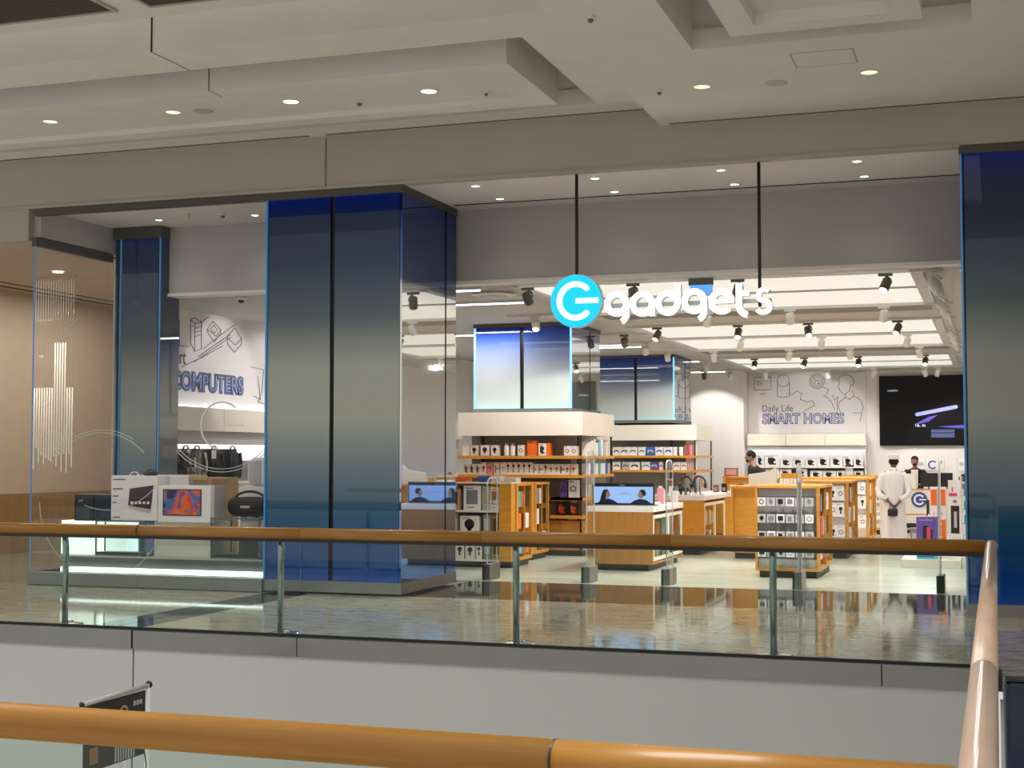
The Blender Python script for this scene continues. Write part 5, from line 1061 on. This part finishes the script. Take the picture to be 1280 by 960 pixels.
# banner stand on the lower level side
t = thing('hanging_banner', 'dark printed banner on a white pole below the gallery edge', 'banner', (-7.37, 11.3, -5))
MB().tube([(-7.37, 11.36, -5), (-7.37, 11.36, -.32)], .022, 10).build('pole', 'white_box', t); MB().lathe([(.22, 0), (.20, .03), (.03, .05)], (-7.37, 11.36, -5), 20).build('pole_base', 'grey_panel', t)
MB().tube([(-7.37, 10.38, -.35), (-7.37, 11.37, -.335)], .022, 12).build('roller', 'light_grey', t); MB().ell((-7.37, 11.38, -.33), (.035, .03, .035)).build('end_cap', 'black', t); MB().ell((-7.37, 10.37, -.35), (.025, .02, .025)).build('end_cap', 'black', t)
MB().box(-7.375, -7.365, 10.40, 11.32, -.94, -.37).build('fabric', 'black', t)
mb = MB()
for i in range(8): mb.box(-7.364, -7.360, 10.85 + i * .04, 10.87 + i * .04, -.93, -.66)
mb.build('printed_bars', 'light_grey', t)
MB().stroke(arc(10.98, -.52, .06, 20, 330, 14), .02, -7.364, -7.360, 'x').build('printed_cup', 'tan', t); MB().box(-7.364, -7.360, 10.48, 10.56, -.6, -.42).build('printed_figure', 'orange', t); MB().box(-7.364, -7.36, 10.48, 10.6, -.88, -.74).build('printed_shape', 'brown_box', t)
text('***', .12, (-7.362, 11.12, -.52), 'white_box', t, 'printed_stars', RX, .001); MB().tube([(-7.36, 11.3, -.9), (-7.3, 11.24, -1.0), (-7.28, 11.22, -1.3), (-7.3, 11.3, -1.9)], .006, 6).build('cable', 'black', t)

# dark kiosk beyond the right handrail
t = thing('dark_kiosk', 'dark navy glossy kiosk panel at the lower right corner behind the handrail', 'kiosk', (.7, 6.3, 0)); box('body', 'navy', .016, 1.5, 6.0, 6.08, .0, .865, t, .02); box('top_cap', 'black', .02, 1.5, 5.995, 6.085, .864, .874, t, .003)

# ------------------------------------------------------------------ people
def skin_body(name, verts, edges, radii, mat, parent, head=None, root=0):
    me = D.meshes.new(name); me.from_pydata(verts, edges, []); o = D.objects.new(name, me); COL.objects.link(o)
    md = o.modifiers.new('skin', 'SKIN'); md.use_smooth_shade = True
    for i, r in enumerate(radii):
        sv = me.skin_vertices[0].data[i]; sv.radius = (r, r) if not isinstance(r, tuple) else r; sv.use_root = (i == root)
    ss = o.modifiers.new('sub', 'SUBSURF'); ss.levels = 1; ss.render_levels = 1
    dg = bpy.context.evaluated_depsgraph_get(); m2 = D.meshes.new_from_object(o.evaluated_get(dg)); D.objects.remove(o)
    bm = bmesh.new(); bm.from_mesh(m2)
    if head:   # head, nose, ears and eyes sculpted onto the same mesh
        hb = MB()
        for c, r in head: hb.ell(c, r)
        hm = D.meshes.new('h'); hm.from_pydata(hb.v, [], hb.f); bm.from_mesh(hm)
    bm.to_mesh(m2); bm.free()
    for p in m2.polygons: p.use_smooth = True
    m2.materials.clear(); m2.materials.append(M[mat]); m2.name = name
    o = D.objects.new(name, m2); COL.objects.link(o); o.parent = parent; o.location = (0, 0, 0); return o
def loft(rings, n=36, fold=0.0, seed=0):
    """rings: (cx, cy, z, rx, ry); pleats via fold"""
    rnd = random.Random(seed); ph = [rnd.uniform(0, 6) for _ in range(3)]
    mb = MB(); vs = []
    for i, (cx, cy, z, rx, ry) in enumerate(rings):
        for k in range(n):
            a = 2 * PI * k / n; f = 1 + fold * (i / len(rings)) * (math.sin(9 * a + ph[0]) * .6 + math.sin(14 * a + ph[1]) * .4)
            vs.append((cx + rx * f * math.cos(a), cy + ry * f * math.sin(a), z))
    fs = []
    for i in range(len(rings) - 1):
        for k in range(n): fs.append((i * n + k, i * n + (k + 1) % n, (i + 1) * n + (k + 1) % n, (i + 1) * n + k))
    fs.append(tuple(range(n))); fs.append(tuple((len(rings) - 1) * n + k for k in range(n - 1, -1, -1)))
    return mb.add(vs, fs, True)
def hand_verts(V, E, Rr, wrist_i, wrist, d, side):
    """palm and five fingers, slightly curled; d = pointing direction, side = thumb side"""
    d = Vector(d).normalized(); s = Vector(side).normalized(); up = d.cross(s).normalized()
    palm = Vector(wrist) + d * .07; V.append(tuple(palm)); pi_ = len(V) - 1; E.append((wrist_i, pi_)); Rr.append((.036, .018))
    for k, (off, ln_) in enumerate(((.030, .075), (.010, .085), (-.010, .08), (-.030, .062))):
        a = palm + s * off + d * .03; b = a + d * ln_ * .55 - up * .008; c = b + d * ln_ * .35 - up * .03
        i0 = len(V); V += [tuple(a), tuple(b), tuple(c)]; E += [(pi_, i0), (i0, i0 + 1), (i0 + 1, i0 + 2)]; Rr += [.0095, .0085, .007]
    a = Vector(wrist) + d * .03 + s * .04; b = a + d * .04 + s * .02; i0 = len(V); V += [tuple(a), tuple(b)]; E += [(wrist_i, i0), (i0, i0 + 1)]; Rr += [.010, .008]

# man in a white robe, seen from behind, hands clasped behind his back
pm = thing('person', 'man in a long white robe and cap, back turned, hands clasped behind him', 'person', (-1.80, 27.3, 0))
V = [(0, 0, .95), (0, .02, 1.2), (0, .0, 1.42), (0, .01, 1.52), (0, .03, 1.60), (-.19, .0, 1.43), (.19, 0, 1.43), (-.27, -.03, 1.15), (.27, -.03, 1.15), (-.09, -.17, .93), (.09, -.17, .90),
     (-.09, 0, .90), (.09, 0, .90), (-.10, .02, .5), (.10, .02, .5), (-.10, -.01, .08), (.10, -.01, .08), (-.11, .14, .045), (.11, .14, .045)]
E = [(0, 1), (1, 2), (2, 3), (3, 4), (2, 5), (2, 6), (5, 7), (6, 8), (7, 9), (8, 10), (0, 11), (0, 12), (11, 13), (12, 14), (13, 15), (14, 16), (15, 17), (16, 18)]
Rr = [(.14, .11), (.14, .11), (.13, .09), .055, .05, .055, .055, .042, .042, .030, .030, .09, .09, .06, .06, .04, .04, .03, .03]
hand_verts(V, E, Rr, 9, V[9], (.6, -.1, -.55), (0, -1, -.2)); hand_verts(V, E, Rr, 10, V[10], (-.6, -.1, -.5), (0, -1, -.2))
head = [((0, .04, 1.665), (.078, .098, .118)), ((-.02, .145, 1.655), (.014, .02, .022)), ((-.08, .03, 1.66), (.014, .022, .032)), ((.08, .03, 1.66), (.014, .022, .032)), ((-.03, .13, 1.69), (.012, .01, .008)), ((.03, .13, 1.69), (.012, .01, .008)), ((0, .13, 1.61), (.03, .014, .008))]
skin_body('body', V, E, Rr, 'skin', pm, head)
rb = loft([(0, .015, 1.55, .062, .06), (0, .01, 1.50, .08, .07), (0, .01, 1.485, .12, .085), (0, .0, 1.46, .185, .11), (0, 0, 1.41, .215, .13), (0, 0, 1.25, .205, .14), (0, .0, 1.05, .185, .14), (0, 0, .9, .19, .15), (0, 0, .75, .20, .16), (0, 0, .6, .205, .165), (0, 0, .45, .21, .17), (0, 0, .3, .22, .175), (0, 0, .07, .235, .18)], 54, .13, 3)
rb.v = [(x - 1.80, y + 27.3, z) for x, y, z in rb.v]; rb.build('robe', 'cloth_white', pm)
for s, w_, sh in ((-1, V[9], V[7]), (1, V[10], V[8])):
    pts = [(s * .15, 0, 1.44), (s * .21, -.005, 1.37), (sh[0] * 1.03, sh[1], 1.15), (sh[0] * .92, -.09, 1.04), (w_[0] * 1.25, -.155, .955)]
    MB().tube([(x - 1.80, y + 27.3, z) for x, y, z in pts], [.06, .068, .062, .062, .055], 14).build('sleeve', 'cloth_white', pm)
MB().ell((-1.80, 27.325, 1.675), (.088, .098, .098)).build('hair', 'hair', pm)
MB().lathe([(.100, 0), (.102, .03), (.095, .085), (.06, .10)], (-1.80, 27.33, 1.705), 22).build('cap', 'cloth_white', pm)
tag(MB().bbox(-1.90, -1.72, 27.02, 27.09, .66, .80, .025).build('pouch', 'black', None, (-1.81, 27.05, .66)), 'small black leather pouch held behind the back by the man in white', 'pouch')
MB().tube([(-1.87, 27.055, .80), (-1.86, 27.07, .86), (-1.76, 27.07, .86), (-1.75, 27.055, .80)], .007, 6).build('strap', 'black', D.objects['pouch'])

# man in a black t-shirt, profile to the left
pb = thing('person', 'man in a black T-shirt with short dark hair looking down to the left', 'person', (-5.1, 31.9, 0)); pb.scale = (1.05, 1.05, 1.05)
V = [(0, 0, .95), (0, 0, 1.2), (-.02, 0, 1.42), (-.05, 0, 1.52), (-.08, 0, 1.60), (-.02, -.19, 1.42), (-.02, .19, 1.42), (-.06, -.25, 1.15), (-.06, .25, 1.15), (-.27, -.17, 1.10), (-.27, .17, 1.10),
     (0, -.09, .9), (0, .09, .9), (.0, -.10, .5), (.0, .10, .5), (.02, -.10, .08), (.02, .10, .08), (-.12, -.11, .045), (-.12, .11, .045)]
Rr = [(.11, .13), (.11, .13), (.10, .12), .055, .05, .055, .055, .042, .042, .030, .030, .09, .09, .06, .06, .04, .04, .03, .03]
E = [(0, 1), (1, 2), (2, 3), (3, 4), (2, 5), (2, 6), (5, 7), (6, 8), (7, 9), (8, 10), (0, 11), (0, 12), (11, 13), (12, 14), (13, 15), (14, 16), (15, 17), (16, 18)]
hand_verts(V, E, Rr, 9, V[9], (-1, .1, -.1), (0, 0, 1)); hand_verts(V, E, Rr, 10, V[10], (-1, -.1, -.1), (0, 0, 1))
head = [((-.10, 0, 1.665), (.10, .078, .118)), ((-.205, 0, 1.64), (.024, .014, .02)), ((-.07, -.08, 1.65), (.022, .014, .032)), ((-.07, .08, 1.65), (.022, .014, .032)), ((-.185, -.03, 1.685), (.01, .012, .008)), ((-.185, .03, 1.685), (.01, .012, .008)), ((-.18, 0, 1.595), (.018, .03, .01))]
skin_body('body', V, E, Rr, 'skin_light', pb, head)
rb = loft([(-.045, 0, 1.50, .07, .07), (-.03, 0, 1.47, .10, .13), (-.02, 0, 1.43, .125, .215), (-.01, 0, 1.30, .135, .215), (0, 0, 1.1, .14, .20), (0, 0, .88, .145, .195)], 32, .03, 5); rb.v = [(x - 5.1, y + 31.9, z) for x, y, z in rb.v]; rb.build('t_shirt', 'cloth_black', pb)
for s in (-1, 1): MB().tube([(x - 5.1, y + 31.9, z) for x, y, z in ((-.02, s * .16, 1.43), (-.03, s * .21, 1.35), (-.055, s * .245, 1.20))], [.07, .078, .068], 12).build('sleeve', 'cloth_black', pb)
rb = loft([(0, 0, .95, .14, .19), (0, 0, .8, .13, .19), (0, 0, .5, .10, .17), (0, 0, .08, .08, .15)], 20); rb.v = [(x - 5.1, y + 31.9, z) for x, y, z in rb.v]; rb.build('trousers', 'navy', pb)
MB().ell((-5.18, 31.9, 1.705), (.108, .088, .10)).build('hair', 'hair', pb); MB().ell((-5.245, 31.9, 1.585), (.055, .062, .04)).build('beard', 'hair', pb)

# clerk behind the cash desk, facing the camera
pc = thing('person', 'clerk in a black jacket over a white shirt behind the cash desk', 'person', (-1.88, 36.2, 0))
V = [(0, 0, .95), (0, -.02, 1.2), (0, -.05, 1.40), (0, -.08, 1.49), (0, -.11, 1.56), (-.20, -.04, 1.40), (.20, -.04, 1.40), (-.27, -.06, 1.13), (.27, -.06, 1.13), (-.14, -.27, 1.08), (.14, -.27, 1.08),
     (-.09, 0, .9), (.09, 0, .9), (-.10, 0, .5), (.10, 0, .5), (-.10, .02, .08), (.10, .02, .08), (-.11, -.12, .045), (.11, -.12, .045)]
Rr = [(.14, .11), (.14, .11), (.13, .09), .055, .05, .055, .055, .042, .042, .030, .030, .09, .09, .06, .06, .04, .04, .03, .03]
hand_verts(V, E, Rr, 9, V[9], (.2, -1, -.1), (1, 0, 0)); hand_verts(V, E, Rr, 10, V[10], (-.2, -1, -.1), (-1, 0, 0))
head = [((0, -.12, 1.635), (.078, .098, .118)), ((0, -.225, 1.61), (.014, .022, .02)), ((-.08, -.11, 1.63), (.014, .022, .032)), ((.08, -.11, 1.63), (.014, .022, .032)), ((-.03, -.21, 1.655), (.012, .01, .008)), ((.03, -.21, 1.655), (.012, .01, .008)), ((0, -.21, 1.575), (.03, .014, .008))]
E = E[:18]; V2 = V; E2 = [(0, 1), (1, 2), (2, 3), (3, 4), (2, 5), (2, 6), (5, 7), (6, 8), (7, 9), (8, 10), (0, 11), (0, 12), (11, 13), (12, 14), (13, 15), (14, 16), (15, 17), (16, 18)]
V2 = V[:19]; R2 = Rr[:19]; hand_verts(V2, E2, R2, 9, V2[9], (.2, -1, -.1), (1, 0, 0)); hand_verts(V2, E2, R2, 10, V2[10], (-.2, -1, -.1), (-1, 0, 0))
skin_body('body', V2, E2, R2, 'skin_light', pc, head)
rb = loft([(0, -.08, 1.47, .07, .06), (0, -.06, 1.44, .14, .09), (0, -.05, 1.40, .22, .125), (0, -.03, 1.25, .225, .14), (0, 0, 1.05, .20, .14), (0, 0, .9, .20, .14)], 32, .02, 6); rb.v = [(x - 1.88, y + 36.2, z) for x, y, z in rb.v]; rb.build('jacket', 'cloth_black', pc)
for s in (-1, 1): MB().tube([(x - 1.88, y + 36.2, z) for x, y, z in ((s * .16, -.05, 1.41), (s * .225, -.05, 1.33), (s * .275, -.06, 1.13), (s * .16, -.24, 1.08))], [.07, .075, .062, .05], 12).build('sleeve', 'cloth_black', pc)
MB().prism([(-1.965, 1.44), (-1.80, 1.44), (-1.81, 1.0), (-1.95, 1.0)], 35.99, 36.02).build('shirt_front', 'cloth_white', pc)
rb = loft([(0, 0, .95, .19, .14), (0, 0, .5, .17, .10), (0, 0, .08, .15, .08)], 20); rb.v = [(x - 1.88, y + 36.2, z) for x, y, z in rb.v]; rb.build('trousers', 'navy', pc)
MB().ell((-1.88, 36.10, 1.69), (.088, .102, .085)).build('hair', 'hair', pc); MB().ell((-1.88, 36.0, 1.56), (.05, .03, .03)).build('beard', 'hair', pc)
# ------------------------------------------------------------------ end
